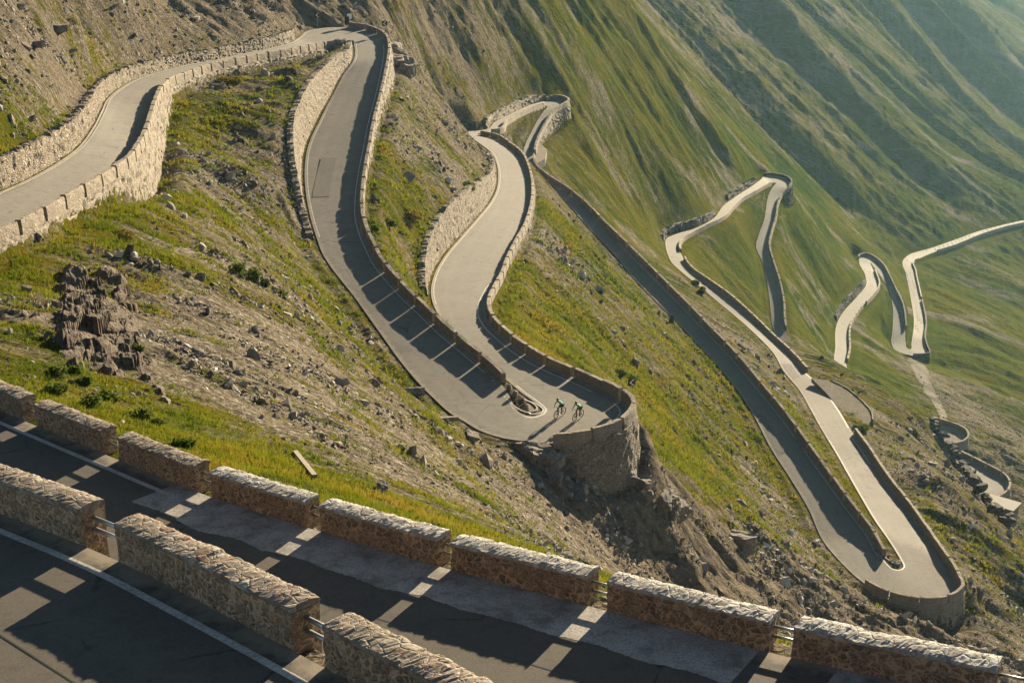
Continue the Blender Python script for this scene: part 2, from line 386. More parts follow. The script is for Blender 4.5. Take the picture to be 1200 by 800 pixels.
FIELD = [ # x, y, ribs, grass(0..1), erosion(0..1)
 (50,60,.5,.2,.42),(150,30,.6,.15,.45),(250,30,.6,.15,.45),(100,130,.3,.15,.38),(340,20,1,.2,.6),(30,10,.5,.2,.42),(260,50,.4,.3,.35),(180,60,.3,.3,.4),(60,100,.3,.15,.4),
 (430,8,1.2,.2,.8),(470,40,3.5,.4,.5),(520,60,4.5,.45,.6),(560,20,4.5,.45,.5),(600,50,4.5,.4,.5),(580,100,2.5,.45,.4),(640,60,2,.75,.1),(640,-40,4,.6,.3),
 (520,150,.2,.35,.0),(480,130,.2,.6,.0),(540,200,.2,.2,.0),(470,240,.2,.75,.0),(450,190,.2,.65,.0),(500,195,.2,.3,.0),(540,170,.1,.3,0),
 (700,150,2.2,.6,.3),(690,100,2.5,.8,.2),(740,110,3.0,.85,.15),(780,190,2.5,.8,.1),(740,200,2,.6,.3),(790,230,1.2,.6,.2),(840,200,2.2,.85,.1),(760,50,3.2,.8,.3),(850,120,5,.6,.4),(700,30,4,.7,.3),(680,220,.5,.8,0),(740,260,.5,.9,0),
 (900,150,8,.6,.5),(930,60,10,.5,.5),(1000,150,10,.65,.3),(1000,230,8,.7,.3),(1050,50,11,.55,.4),(1100,150,9,.75,.2),(1100,240,7,.75,.2),(1160,200,8,.75,.2),(1180,60,11,.6,.3),(830,40,8,.5,.5),(960,230,6,.7,.3),
 (850,280,.8,.95,0),(900,340,.5,.95,0),(960,320,.8,.95,0),(1000,280,1.5,.9,.05),(940,250,1.5,.85,.1),(870,320,.4,.9,0),(950,390,.5,.95,0),(1050,430,.5,.9,0),(1040,370,.5,.9,.05),(1030,450,.4,.9,0),(1110,350,3,.9,.05),(1150,330,4,.75,.1),(1180,420,2,.85,.1),(1140,450,1.2,.85,.05),(1100,390,1,.9,.05),(1190,480,1.5,.7,.2),(1085,440,.3,.15,.1),(1100,465,.3,.2,.3),(1180,540,1.5,.4,.6),
 (640,250,.3,.85,0),(640,330,.3,.5,0),(700,380,.3,.55,.1),(700,300,.3,.65,.05),(760,400,.3,.6,0),(800,440,.3,.6,0),(860,520,.3,.5,0),(780,480,.2,.75,0),(830,560,.2,.9,0),(760,520,.2,.95,0),(760,450,.2,.9,0),(900,590,.3,.35,.2),(700,340,.3,.4,.1),(620,360,.2,.85,0),(650,390,.2,.8,0),(930,610,.2,.4,.1),
 (880,420,.2,.35,.0),(930,480,.1,.6,0),(840,370,.2,.5,0),(990,560,.1,.7,0),(1020,600,.1,.7,0),(780,330,.2,.6,0),(980,470,.1,.3,.1),(1030,480,.3,.75,.1),(1060,500,.4,.5,.3),(1050,560,.3,.15,.1),(1100,580,.3,.2,.1),(1120,620,.8,.6,.4),(1150,660,1.2,.55,.5),(1160,620,.5,.5,.4),(1180,690,.8,.4,.3),(1190,750,.6,.25,.2),(1100,720,.3,.3,.4),(1050,720,.3,.3,.3),
 (700,570,.1,.03,.5),(730,610,.2,.02,.7),(790,600,.3,.03,1),(760,640,.2,.02,.8),(840,620,.3,.1,1),(860,680,.3,.05,1),(930,660,.3,.15,.9),(980,710,.3,.1,1),(900,710,.3,.05,.9),(820,690,.2,.03,.9),(640,560,.2,.05,.6),(660,600,.2,.05,.5),(730,650,.2,.02,.6),
 (600,610,.1,.3,.05),(560,590,.1,.35,.1),(640,630,.1,.25,.0),(520,570,.1,.35,.15),(450,520,.1,.4,.05),(480,540,.1,.3,.1),(550,520,.1,.35,.1),(590,540,.1,.3,.2),(420,480,.1,.45,0),(500,490,.1,.6,0),(400,440,.1,.28,.05),(350,400,.1,.3,.0),(440,420,.1,.6,0),(390,340,.1,.55,0),(320,330,.1,.3,0),(300,400,.1,.12,.05),(250,420,.1,.12,.1),(200,440,.1,.15,.2),(240,460,.1,.12,.3),(300,480,.1,.2,.2),(350,530,.1,.3,.2),(400,590,.05,.9,0),(480,610,.05,.7,0),(320,545,.05,.95,0),(250,515,.05,.95,0),(180,490,.05,.95,0),(120,470,.05,.9,0),(60,455,.05,.8,0),(20,440,.05,.75,0),
 (60,340,.1,.75,0),(20,330,.1,.8,.05),(100,320,.1,.55,.05),(60,270,.05,.9,0),(120,260,.05,.9,0),(160,250,.05,.75,0),(200,260,.1,.5,.05),(150,300,.1,.55,.05),(250,300,.1,.25,.05),(230,220,.1,.5,0),(300,290,.1,.5,0),(250,180,.1,.7,0),(300,200,.1,.15,.05),(300,150,.1,.35,.1),(280,120,.1,.5,0),(330,170,.1,.35,.05),(330,110,.1,.6,0),(220,130,.05,.9,0),(340,230,.1,.3,.1),(110,385,.1,.2,.6),(50,400,.1,.3,.5),(30,370,.1,.4,.4),(150,380,.1,.25,.3),(600,670,.05,.5,0),
 (0,700,0,.3,0),(300,780,0,.3,0),
]
f_rib, f_grass, f_ero = fieldmap(FIELD)
f_grass += np.where(np.hypot(GX, GY) < 330, .0, .05) * (1 - np.clip(f_ero, 0, 1))
for f in (f_grass, f_ero): np.clip(f, 0, 1, out=f)
rd = sstep(2.8, 8, DR); rdl = sstep(3, 40, DR)
d0_ = np.hypot(GX, GY); wx = GX + 6 * pnoise(GX / 60, GY / 60, 21); wy = GY + 7 * pnoise(GX / 60 + 9, GY / 80, 22)
T1 = wy + (.02 + .48 * sstep(450, 640, d0_)) * (wx - 150)
def saw(t, k=.30):
    """rib across the slope: steep towards the valley head, gentle on the other side"""
    i = np.floor(t); f = t - i; h = np.where(f < k, f / k, 1 - (f - k) / (1 - k)); am = .55 + .45 * np.sin(i * 2.4 + 1.3) * np.cos(i * 5.1)
    am2 = .55 + .45 * np.sin((i - 1) * 2.4 + 1.3) * np.cos((i - 1) * 5.1)
    return h * np.where(f < k, am2 * 0 + am, am) - .45 * am
farw = sstep(430, 600, d0_)
wob = 16 * pnoise(wx / 140, wy / 120, 25) + 4 * pnoise(wx / 34, wy / 30, 26)
big = saw((T1 + wob * 1.3) / 96) * (.75 + .5 * pnoise(wx / 90, wy / 150, 27)) + .17 * saw((T1 + wob * .8) / 33 + .4) * (.8 + .8 * pnoise(wx / 50, wy / 60, 28)) + .02 * ridged(wx / 60, T1 / 12, 3, 36, .55)
sml = .9 * saw((T1 + wob * .55) / 44 + .2) * (.75 + .6 * pnoise(wx / 45, wy / 80, 29)) + .25 * saw((T1 + wob * .4) / 15.5) * (.8 + .8 * pnoise(wx / 25, wy / 30, 30)) + .07 * ridged(wx / 40, T1 / 7, 3, 37, .55)
rib = 2.7 * (big * farw + sml * (1 - farw))
f_rib = f_rib * np.where(d0_ > 330, 1.0, 1.0)
ZD = ZB + f_rib * rib * rd * (1 - sstep(2, 5, f_rib) * (1 - rdl))
# smaller relief running down the slope
far = np.clip(np.hypot(GX, GY) / 160, .35, 1.6) * (1 - .45 * farw)
m1 = fbm((GX + 1.5 * pnoise(GX / 9, GY / 9, 5)) / 14, (GY + .25 * GX) / 4.5, 4, 41, .55)
ZD += rd * (.35 * far + .5 * f_ero) * m1
ZD += f_ero * rd * .9 * np.clip(ridged(GX / 9 + .3 * GY / 9, (GY - .35 * GX) / 2.6, 3, 51, .55), -.6, 1.2) * np.clip(far * .9, .3, 1.3)
d_ = np.hypot(GX, GY); ZD += rd * sstep(180, 330, d_) * ((1.45 - .95 * farw) * ridged(GX / 80, T1 / 10.5, 4, 55, .6) + .5 * fbm(GX / 7, GY / 4, 3, 57, .6)) * np.clip(f_rib / 5, .15, 1.3)
rn = sstep(1.2, 4.5, DR - 2.5)
ZD += rn * .10 * fbm(GX / 1.6, GY / 1.1, 3, 61, .6)

# road corridor, exact: flat bed, banks, drops
def corridor(Z):
    e_min = np.full(Z.shape, 9.0, np.float32); zr = np.zeros(Z.shape, np.float32); hh = np.zeros(Z.shape, np.float32)
    RAD = 5.0
    def win(p):
        d = np.hypot(p[:, 0], p[:, 1]); th = np.arctan2(p[:, 0], p[:, 1]); r0, r1 = d.min() - RAD, d.max() + RAD; da = RAD / max(r0, 6)
        i0, i1 = np.searchsorted(RR, [r0, r1]); j0, j1 = np.searchsorted(TH, [th.min() - da, th.max() + da])
        return slice(max(i0 - 1, 0), min(i1 + 1, NR)), slice(max(j0 - 1, 0), min(j1 + 1, NT))
    for R in ROADS:
        n = len(R.U)
        for k in range(n - 1):
            a, b, c, d = R.E[0][k], R.E[0][k + 1], R.E[1][k + 1], R.E[1][k]
            sl = win(np.array([a, b, c, d]))
            X = GX[sl]; Y = GY[sl]
            if X.size == 0: continue
            def side(p, q): return (q[0] - p[0]) * (Y - p[1]) - (q[1] - p[1]) * (X - p[0])
            inside = np.zeros(X.shape, bool)
            for t in ((a, b, c), (a, c, d)):
                s1, s2, s3 = side(t[0], t[1]), side(t[1], t[2]), side(t[2], t[0])
                inside |= ((s1 >= 0) & (s2 >= 0) & (s3 >= 0)) | ((s1 <= 0) & (s2 <= 0) & (s3 <= 0))
            em = e_min[sl]; z_ = zr[sl]; h_ = hh[sl]
            for e, (p, q) in enumerate(((a, b), (d, c))):
                vx, vy = q[0] - p[0], q[1] - p[1]; L2 = vx * vx + vy * vy + 1e-9
                t = np.clip(((X - p[0]) * vx + (Y - p[1]) * vy) / L2, 0, 1)
                dist = np.hypot(X - p[0] - vx * t, Y - p[1] - vy * t).astype(np.float32)
                m = dist < em
                em[m] = dist[m]; z_[m] = (p[2] + (q[2] - p[2]) * t)[m]; h_[m] = R.H[k, e] * (1 - t[m]) + R.H[k + 1, e] * t[m]
            zq = 0.25 * (a[2] + b[2] + c[2] + d[2])
            m = inside & (em > -1)
            em[m] = -2; z_[m] = zq; h_[m] = 0
    return e_min, zr, hh
EM, ZR, HH = corridor(ZD)
bank = np.where(EM < 0, 0, HH * sstep(.4, 1.0 + .25 * np.maximum(HH, 0), EM))
bed = ZR - .10 + bank + np.where(HH > 0, .06, 0) * sstep(.05, .3, EM) + .05 * pnoise(GX * .9, GY * .9, 71)
wgt = sstep(.8 + .25 * np.maximum(HH, 0), np.where(HH > .6, 3.0, 4.4) + .1 * np.maximum(HH, 0), EM)
ZT = np.where(EM < 5, bed * (1 - wgt) + ZD * wgt, ZD)
ZT = np.where(EM < 0, ZR - .12, ZT)
def ground(x, y): return fan_sample(ZT, np.asarray(x, float), np.asarray(y, float))
def hitp(x, y):
    d = hit(ZT, x, y); return None if d is None else at_d(x, y, d)

V = np.stack([GX, GY, ZT], -1).reshape(-1, 3)
idx = np.arange(NR * NT).reshape(NR, NT)
Q = np.stack([idx[:-1, :-1], idx[:-1, 1:], idx[1:, 1:], idx[1:, :-1]], -1).reshape(-1, 4)
Q = Q[:, ::-1]

#@MATERIALS
# ------------------------------------------------------------------ materials
class NT_:
    def __init__(s, name):
        s.m = bpy.data.materials.new(name); s.m.use_nodes = True; s.t = s.m.node_tree; s.n = s.t.nodes
        s.b = s.n['Principled BSDF']; s.geo = s.n.new('ShaderNodeNewGeometry'); s.pos = s.geo.outputs['Position']
    def lk(s, a, b): s.t.links.new(a, b)
    def mapping(s, scale=(1, 1, 1), rot=(0, 0, 0), src=None):
        n = s.n.new('ShaderNodeMapping'); n.inputs['Scale'].default_value = scale; n.inputs['Rotation'].default_value = rot
        s.lk(src or s.pos, n.inputs['Vector']); return n.outputs[0]
    def noise(s, scale, detail=4, rough=.55, vec=None, dist=0.0):
        n = s.n.new('ShaderNodeTexNoise'); n.inputs['Scale'].default_value = scale; n.inputs['Detail'].default_value = detail
        n.inputs['Roughness'].default_value = rough; n.inputs['Distortion'].default_value = dist
        s.lk(vec or s.pos, n.inputs['Vector']); return n.outputs['Fac']
    def voro(s, scale, feature='F1', vec=None, rnd=1.0):
        n = s.n.new('ShaderNodeTexVoronoi'); n.feature = feature; n.inputs['Scale'].default_value = scale; n.inputs['Randomness'].default_value = rnd
        s.lk(vec or s.pos, n.inputs['Vector']); return n
    def ramp(s, fac, stops, interp='LINEAR'):
        n = s.n.new('ShaderNodeValToRGB'); e = n.color_ramp.elements; n.color_ramp.interpolation = interp
        while len(e) < len(stops): e.new(.5)
        for el, (p, c) in zip(e, stops): el.position = p; el.color = (c, c, c, 1) if not hasattr(c, '__len__') else tuple(c) + (1,)
        s.lk(fac, n.inputs[0]); return n.outputs[0]
    def mix(s, fac, a, b, blend='MIX'):
        n = s.n.new('ShaderNodeMix'); n.data_type = 'RGBA'; n.blend_type = blend
        for v, k in ((fac, 0), (a, 6), (b, 7)):
            if hasattr(v, 'is_linked'): s.lk(v, n.inputs[k])
            else: n.inputs[k].default_value = v if k == 0 else tuple(v) + (1,)
        return n.outputs[2]
    def math(s, op, a, b=0.0, clamp=False):
        n = s.n.new('ShaderNodeMath'); n.operation = op; n.use_clamp = clamp
        for v, k in ((a, 0), (b, 1)):
            if hasattr(v, 'is_linked'): s.lk(v, n.inputs[k])
            else: n.inputs[k].default_value = v
        return n.outputs[0]
    def attr(s, name):
        n = s.n.new('ShaderNodeAttribute'); n.attribute_name = name; return n.outputs['Fac']
    def bump(s, h, dist, strength=1.0, prev=None):
        n = s.n.new('ShaderNodeBump'); n.inputs['Distance'].default_value = dist; n.inputs['Strength'].default_value = strength
        s.lk(h, n.inputs['Height'])
        if prev is not None: s.lk(prev, n.inputs['Normal'])
        return n.outputs[0]
    def out(s, col=None, rough=.9, nrm=None, spec=.3):
        if col is not None:
            if hasattr(col, 'is_linked'): s.lk(col, s.b.inputs['Base Color'])
            else: s.b.inputs['Base Color'].default_value = tuple(col) + (1,)
        if hasattr(rough, 'is_linked'): s.lk(rough, s.b.inputs['Roughness'])
        else: s.b.inputs['Roughness'].default_value = rough
        if nrm is not None: s.lk(nrm, s.b.inputs['Normal'])
        s.b.inputs['Specular IOR Level'].default_value = spec
        return s.m
M = {}
def terrain_mat():
    t = NT_('mountain_ground')
    g, e = t.attr('grass'), t.attr('erosion')
    # streaks run down the slope: long along x, short along y
    strk = t.mapping((.35, 1.0, .6), (0, 0, math.radians(14)))
    n1 = t.noise(.16, 6, .62, strk, .6); n2 = t.noise(.9, 6, .65, strk, .4); n3 = t.noise(5.5, 4, .7)
    k = t.math('ADD', t.math('MULTIPLY', t.math('SUBTRACT', n1, .5), 1.7), t.math('MULTIPLY', t.math('SUBTRACT', n2, .5), 2.7))
    k = t.math('ADD', k, t.math('MULTIPLY', t.math('SUBTRACT', n3, .5), 1.7))
    gm = t.math('ADD', t.math('MULTIPLY', t.math('SUBTRACT', g, .5), 1.25), k)
    gm = t.ramp(t.math('ADD', t.math('MULTIPLY', gm, 1.0), .5), [(.40, 0.0), (.60, 1.0)])
    # grass
    hue = t.noise(.07, 5, .6, strk, .5); hue2 = t.noise(.55, 5, .65, strk); hue3 = t.noise(9, 3, .6)
    gc = t.ramp(hue, [(.30, (.062, .078, .004)), (.47, (.100, .098, .005)), (.60, (.050, .070, .005)), (.74, (.112, .080, .007))])
    gc = t.mix(t.ramp(hue2, [(.42, 0.0), (.66, .8)]), gc, (.135, .088, .010))
    gc = t.mix(t.ramp(hue2, [(.30, .9), (.46, 0.0)]), gc, (.030, .048, .008))
    gc = t.mix(t.ramp(hue3, [(.36, .8), (.58, 0.0)]), gc, (.024, .026, .006))  # dark flecks in the turf, deepened to paint in shadows among tufts
    gc = t.mix(t.ramp(t.noise(2.6, 5, .7, strk), [(.52, 0.0), (.66, .75)]), gc, (.105, .070, .018))
    gc = t.mix(t.ramp(t.noise(3.3, 4, .7), [(.34, .7), (.46, 0.0)]), gc, (.028, .030, .010))
    # scree and bare ground
    rk = t.noise(.12, 5, .6, strk); v = t.voro(4.2); vb = t.voro(1.5)
    rc = t.ramp(rk, [(.30, (.135, .110, .080)), (.55, (.205, .170, .128)), (.75, (.165, .128, .086))])
    st = t.n.new('ShaderNodeSeparateColor'); t.lk(v.outputs['Color'], st.inputs[0])
    rc = t.mix(t.ramp(st.outputs[0], [(.1, .75), (.45, 0.0)]), rc, (.070, .058, .048))
    rc = t.mix(t.ramp(st.outputs[1], [(.72, 0.0), (.93, .8)]), rc, (.36, .33, .29))
    rc = t.mix(t.ramp(n3, [(.38, .8), (.56, 0.0)]), rc, (.050, .041, .032))  # dark stone tones, deepened so the colour also carries small shadows
    rc = t.mix(t.ramp(n2, [(.36, .7), (.50, 0.0)]), rc, (.075, .062, .048))
    # eroded faces
    en = t.noise(1.1, 6, .7, t.mapping((.3, 1.3, .8), (0, 0, math.radians(20))), .5)
    ec = t.ramp(en, [(.32, (.070, .057, .046)), (.50, (.155, .127, .098)), (.70, (.265, .222, .172))])
    rc = t.mix(t.ramp(t.math('ADD', e, t.math('MULTIPLY', t.math('SUBTRACT', n2, .5), .9)), [(.30, 0.0), (.62, 1.0)]), rc, ec)
    fs = t.noise(.022, 6, .65, t.mapping((.30, 1.0, .8), (0, 0, math.radians(12))), .8)
    gc = t.mix(t.ramp(fs, [(.36, .85), (.52, 0.0)]), gc, (.024, .042, .006))
    gc = t.mix(t.ramp(fs, [(.60, 0.0), (.72, .6)]), gc, (.100, .096, .006))
    gc = t.mix(t.attr('lush'), gc, (.84, 1.02, .9), 'MULTIPLY')
    rs = t.noise(.045, 6, .7, t.mapping((.28, 1.0, .8), (0, 0, math.radians(16))), .6)
    gm = t.math('MULTIPLY', gm, t.ramp(rs, [(.37, .12), (.455, 1.0)]))
    c = t.mix(gm, rc, gc)
    sv = t.math('MULTIPLY', t.ramp(v.outputs['Distance'], [(0.0, 1.0), (.6, 0.0)]), t.math('SUBTRACT', 1.0, gm))
    h = t.math('ADD', t.math('MULTIPLY', n3, .5), t.math('MULTIPLY', sv, .35))
    b1 = t.bump(h, .30, 1.0)
    b2 = t.bump(t.noise(1.3, 6, .65, strk), .75, .8, b1)
    b3 = t.bump(t.math('MULTIPLY', en, e), 1.4, .8, b2)
    return t.out(c, 1.0, b3, 0.0)
M['terrain'] = terrain_mat()
def asphalt_mat(name, c0, c1, rough=.62, dirt=(.22, .185, .14)):
    t = NT_(name); ac, ed = t.attr('across'), t.attr('edge')
    a = t.noise(.22, 6, .62, None, .4); b = t.noise(38, 3, .7); d = t.noise(1.7, 6, .65); f = t.noise(6.5, 5, .7)
    c = t.ramp(a, [(.32, c0), (.68, c1)])
    # wheel tracks polished lighter, oil-dark lane middles
    tr = t.ramp(ac, [(0, .5), (.14, .35), (.24, .75), (.34, .35), (.5, .55), (.66, .35), (.76, .75), (.86, .35), (1, .5)])
    c = t.mix(t.math('MULTIPLY', tr, .42), c, tuple(min(1, x * 1.45) for x in c1))
    c = t.mix(t.ramp(d, [(.50, 0.0), (.70, .5)]), c, tuple(x * .62 for x in c0))
    c = t.mix(t.ramp(f, [(.30, .5), (.46, 0.0)]), c, tuple(x * .55 for x in c0))
    c = t.mix(t.ramp(b, [(.30, .65), (.52, 0.0)]), c, tuple(x * .42 for x in c0))
    c = t.mix(t.ramp(b, [(.58, 0.0), (.75, .6)]), c, tuple(min(1, x * 2.2) for x in c1))
    # fine cracks and old seams
    ck = t.voro(.33, 'DISTANCE_TO_EDGE', t.mapping((1, 1, .2))); cn = t.noise(.5, 3, .5)
    cr_ = t.math('MULTIPLY', t.ramp(t.math('ADD', ck.outputs['Distance'], t.math('MULTIPLY', t.math('SUBTRACT', f, .5), .05)), [(.004, 1.0), (.016, 0.0)]), t.ramp(cn, [(.5, 0.0), (.6, .75)]))
    c = t.mix(cr_, c, tuple(x * .35 for x in c0))
    # grit washed in from the edges
    eg = t.ramp(t.math('ADD', ed, t.math('MULTIPLY', t.math('SUBTRACT', d, .5), 1.3)), [(.05, .85), (.42, 0.0)])
    c = t.mix(eg, c, dirt)
    return t.out(c, t.ramp(a, [(.3, rough), (.7, rough + .1)]), t.bump(b, .012, .6), .18)
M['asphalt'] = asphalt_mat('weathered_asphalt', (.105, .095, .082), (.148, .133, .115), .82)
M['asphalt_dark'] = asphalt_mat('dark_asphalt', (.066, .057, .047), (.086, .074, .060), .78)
def line_mat():
    t = NT_('road_paint'); a = t.noise(14, 4, .7); b = t.noise(1.2, 4, .6)
    c = t.ramp(t.math('ADD', t.math('MULTIPLY', a, .7), t.math('MULTIPLY', b, .3)), [(.38, (.19, .175, .155)), (.60, (.43, .41, .38))])
    return t.out(c, .6)
M['line'] = line_mat()
def concrete_mat():
    t = NT_('worn_pale_paving'); a = t.noise(1.4, 7, .68); b = t.noise(18, 3, .6); v = t.voro(2.2, 'DISTANCE_TO_EDGE', t.mapping((1, 1, 1)))
    c = t.ramp(a, [(.36, (.14, .127, .112)), (.50, (.27, .25, .225)), (.68, (.36, .335, .305))])
    c = t.mix(t.ramp(b, [(.36, .7), (.52, 0.0)]), c, (.12, .108, .095))
    return t.out(c, .85, t.bump(b, .015, .5))
M['paving'] = concrete_mat()
def plain(name, c, rough=.6, metal=0.0, var=.25):
    t = NT_(name); n = t.noise(7, 4, .6); t.b.inputs['Metallic'].default_value = metal
    return t.out(t.mix(t.ramp(n, [(.4, var), (.6, 0.0)]), c, tuple(x * .6 for x in c)), rough)
def gravel_mat(name='packed_gravel', k=1.0):
    t = NT_(name); a = t.noise(.8, 5, .6); v = t.voro(9); st = t.n.new('ShaderNodeSeparateColor'); t.lk(v.outputs['Color'], st.inputs[0])
    c = t.ramp(a, [(.3, tuple(k * x for x in (.15, .122, .09))), (.7, tuple(k * x for x in (.215, .182, .14)))]); c = t.mix(t.ramp(st.outputs[0], [(.6, 0.0), (.9, .6)]), c, tuple(k * x for x in (.34, .31, .27)))
    return t.out(c, .95, t.bump(v.outputs['Distance'], .05, .6), .05)
M['gravel'] = gravel_mat(); M['gravel_brown'] = gravel_mat('brown_gravel', .72)
M['dirt'] = gravel_mat('dusty_dirt_track', .42)
def masonry(name, scale, stones, mortar, edge=.06, bumpd=.05, sq=(1, 1, 1.35), tint=None):
    t = NT_(name)
    warp = t.n.new('ShaderNodeMixRGB'); warp.blend_type = 'ADD'; warp.inputs[0].default_value = tint or .10
    nz = t.n.new('ShaderNodeTexNoise'); nz.inputs['Scale'].default_value = 3.0; t.lk(t.pos, nz.inputs['Vector']); t.lk(t.mapping(sq), warp.inputs[1]); t.lk(nz.outputs['Color'], warp.inputs[2])
    v = t.voro(scale, 'F1', warp.outputs[0]); ve = t.voro(scale, 'DISTANCE_TO_EDGE', warp.outputs[0])
    st = t.n.new('ShaderNodeSeparateColor')
    n = t.noise(11, 5, .65); nl = t.noise(.7, 4, .6)
    v2 = t.voro(scale * 1.75, 'F1', warp.outputs[0]); ve2 = t.voro(scale * 1.75, 'DISTANCE_TO_EDGE', warp.outputs[0]); pick = t.ramp(t.noise(scale * .45, 2, .5), [(.50, 0.0), (.515, 1.0)])
    vcol = t.mix(pick, v.outputs['Color'], v2.outputs['Color']); vdist = t.math('ADD', t.math('MULTIPLY', ve.outputs['Distance'], t.math('SUBTRACT', 1.0, pick)), t.math('MULTIPLY', t.math('MULTIPLY', ve2.outputs['Distance'], 1.3), pick))
    t.lk(vcol, st.inputs[0])
    k = len(stones)
    c = t.ramp(st.outputs[0], [((i + .5) / k, s) for i, s in enumerate(stones)])
    n2 = t.noise(4.5, 6, .72)
    c = t.mix(t.ramp(n, [(.35, .65), (.60, 0.0)]), c, tuple(x * .45 for x in stones[0]))
    c = t.mix(t.ramp(n2, [(.54, 0.0), (.72, .6)]), c, stones[-1])
    m = t.ramp(t.math('ADD', vdist, t.math('MULTIPLY', t.math('SUBTRACT', n2, .5), edge * 2.6)), [(edge * .35, 1.0), (edge * 1.05, 0.0)])
    mc = t.mix(t.ramp(n, [(.4, .5), (.6, 0.0)]), mortar, tuple(x * .6 for x in mortar))
    c = t.mix(m, c, mc)
    c = t.mix(t.ramp(nl, [(.45, 0.0), (.75, .45)]), c, tuple(x * .55 for x in mortar))
    h = t.math('ADD', t.math('MULTIPLY', t.math('MINIMUM', vdist, edge * 3), 3.0), t.math('MULTIPLY', n, .35))
    return t.out(c, .9, t.bump(h, bumpd, .9), .15)
M['near_stone'] = masonry('mortared_brown_stone', 4.8, [(.16, .108, .07), (.29, .19, .115), (.21, .167, .126), (.34, .195, .102), (.24, .19, .135), (.13, .097, .072), (.31, .238, .163)], (.45, .315, .20), .12, .035, (1, 1, 1.2), .30)
M['near_cap'] = masonry('rough_grey_capstone', 3.2, [(.34, .32, .29), (.46, .44, .41), (.26, .23, .195), (.52, .50, .47), (.40, .37, .33)], (.24, .215, .18), .03, .06, (1, 1, 1))
M['parapet'] = masonry('pale_parapet_stone', 2.6, [(.20, .165, .128), (.265, .22, .175), (.31, .26, .21), (.225, .18, .14), (.285, .245, .20)], (.215, .18, .14), .06, .06)
M['drystone'] = masonry('rubble_stone', 2.7, [(.23, .185, .14), (.30, .245, .19), (.35, .295, .23), (.25, .195, .145), (.31, .275, .225), (.19, .16, .125)], (.12, .094, .068), .08, .11, (1, 1, 1.5))
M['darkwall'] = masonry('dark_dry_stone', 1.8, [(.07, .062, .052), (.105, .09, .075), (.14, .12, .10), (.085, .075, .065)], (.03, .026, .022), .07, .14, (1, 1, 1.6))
def rock_mat():
    t = NT_('mountain_rock'); a = t.noise(.7, 6, .65); b = t.noise(4.5, 6, .7); info = t.n.new('ShaderNodeObjectInfo')
    c = t.ramp(a, [(.3, (.115, .10, .085)), (.5, (.19, .165, .14)), (.7, (.27, .24, .205))])
    c = t.mix(t.ramp(b, [(.36, .7), (.55, 0.0)]), c, (.06, .05, .042)); c = t.mix(t.ramp(b, [(.62, 0.0), (.8, .5)]), c, (.36, .33, .29))
    return t.out(c, .9, t.bump(b, .12, .8), .15)
M['rock'] = rock_mat()
def red_rock():
    t = NT_('reddish_rock'); a = t.noise(.5, 5, .65); b = t.noise(2.6, 7, .72, t.mapping((1, 1, 2.2), (0, .5, 0)))
    c = t.ramp(a, [(.3, (.085, .063, .046)), (.55, (.15, .115, .085)), (.72, (.155, .098, .07))])
    c = t.mix(t.ramp(b, [(.36, .8), (.52, 0.0)]), c, (.045, .034, .028)); c = t.mix(t.ramp(b, [(.62, 0.0), (.8, .6)]), c, (.30, .26, .22))
    return t.out(c, .9, t.bump(b, .35, .9), .15)
M['redrock'] = red_rock()
def scatter_rock():
    t = NT_('scree_stone'); g = t.n.new('ShaderNodeAttribute'); g.attribute_name = 'tone'
    c = t.ramp(g.outputs['Fac'], [(0, (.075, .063, .052)), (.35, (.155, .132, .108)), (.7, (.255, .225, .19)), (1, (.42, .39, .35))])
    return t.out(c, .95, None, .03)
M['scree'] = scatter_rock()
def leaf(name, stops):
    t = NT_(name); g = t.n.new('ShaderNodeAttribute'); g.attribute_name = 'tone'
    c = t.ramp(g.outputs['Fac'], stops); m = t.out(c, .9, None, 0.0)
    tr = t.n.new('ShaderNodeBsdfTranslucent'); mx = t.n.new('ShaderNodeMixShader'); mx.inputs[0].default_value = .5
    t.lk(c, tr.inputs['Color']); t.lk(t.b.outputs[0], mx.inputs[1]); t.lk(tr.outputs[0], mx.inputs[2]); t.lk(mx.outputs[0], t.n['Material Output'].inputs['Surface'])
    return m
M['grass'] = leaf('alpine_grass', [(0, (.060, .088, .008)), (.4, (.122, .140, .010)), (.7, (.175, .160, .014)), (1, (.22, .15, .025))])
M['shrub'] = leaf('shrub_leaves', [(0, (.032, .052, .012)), (.5, (.062, .092, .016)), (1, (.12, .13, .025))])
M['shrub_olive'] = leaf('olive_shrub_leaves', [(0, (.060, .055, .012)), (.5, (.115, .09, .018)), (1, (.16, .12, .03))])
M['steel'] = plain('galvanised_steel', (.42, .42, .41), .42, .85)
M['board_black'] = plain('black_sign_board', (.02, .02, .022), .5)
M['board_white'] = plain('white_reflective_sheet', (.75, .75, .74), .4, 0, .1)
M['sign_grey'] = plain('grey_sign_back', (.30, .30, .30), .5, .5)
M['concrete'] = plain('pale_concrete', (.25, .225, .19), .85, 0, .4)
M['wood'] = plain('weathered_timber', (.21, .175, .14), .85, 0, .5)
M['skin'] = plain('skin', (.22, .125, .085), .6, 0, .1)
M['jersey_teal'] = plain('teal_jersey', (.03, .58, .50), .65, 0, .2)
M['jersey_green'] = plain('green_jersey', (.03, .55, .24), .65, 0, .2)
M['black'] = plain('black_fabric', (.012, .012, .013), .6, 0, .2)
M['tyre'] = plain('black_rubber', (.015, .015, .015), .7, 0, .2)
M['frame_black'] = plain('black_bicycle_paint', (.02, .02, .022), .3, 0, .1)
M['frame_red'] = plain('dark_red_bicycle_paint', (.16, .02, .025), .3, 0, .1)
M['stem'] = plain('woody_stem', (.10, .075, .05), .9)

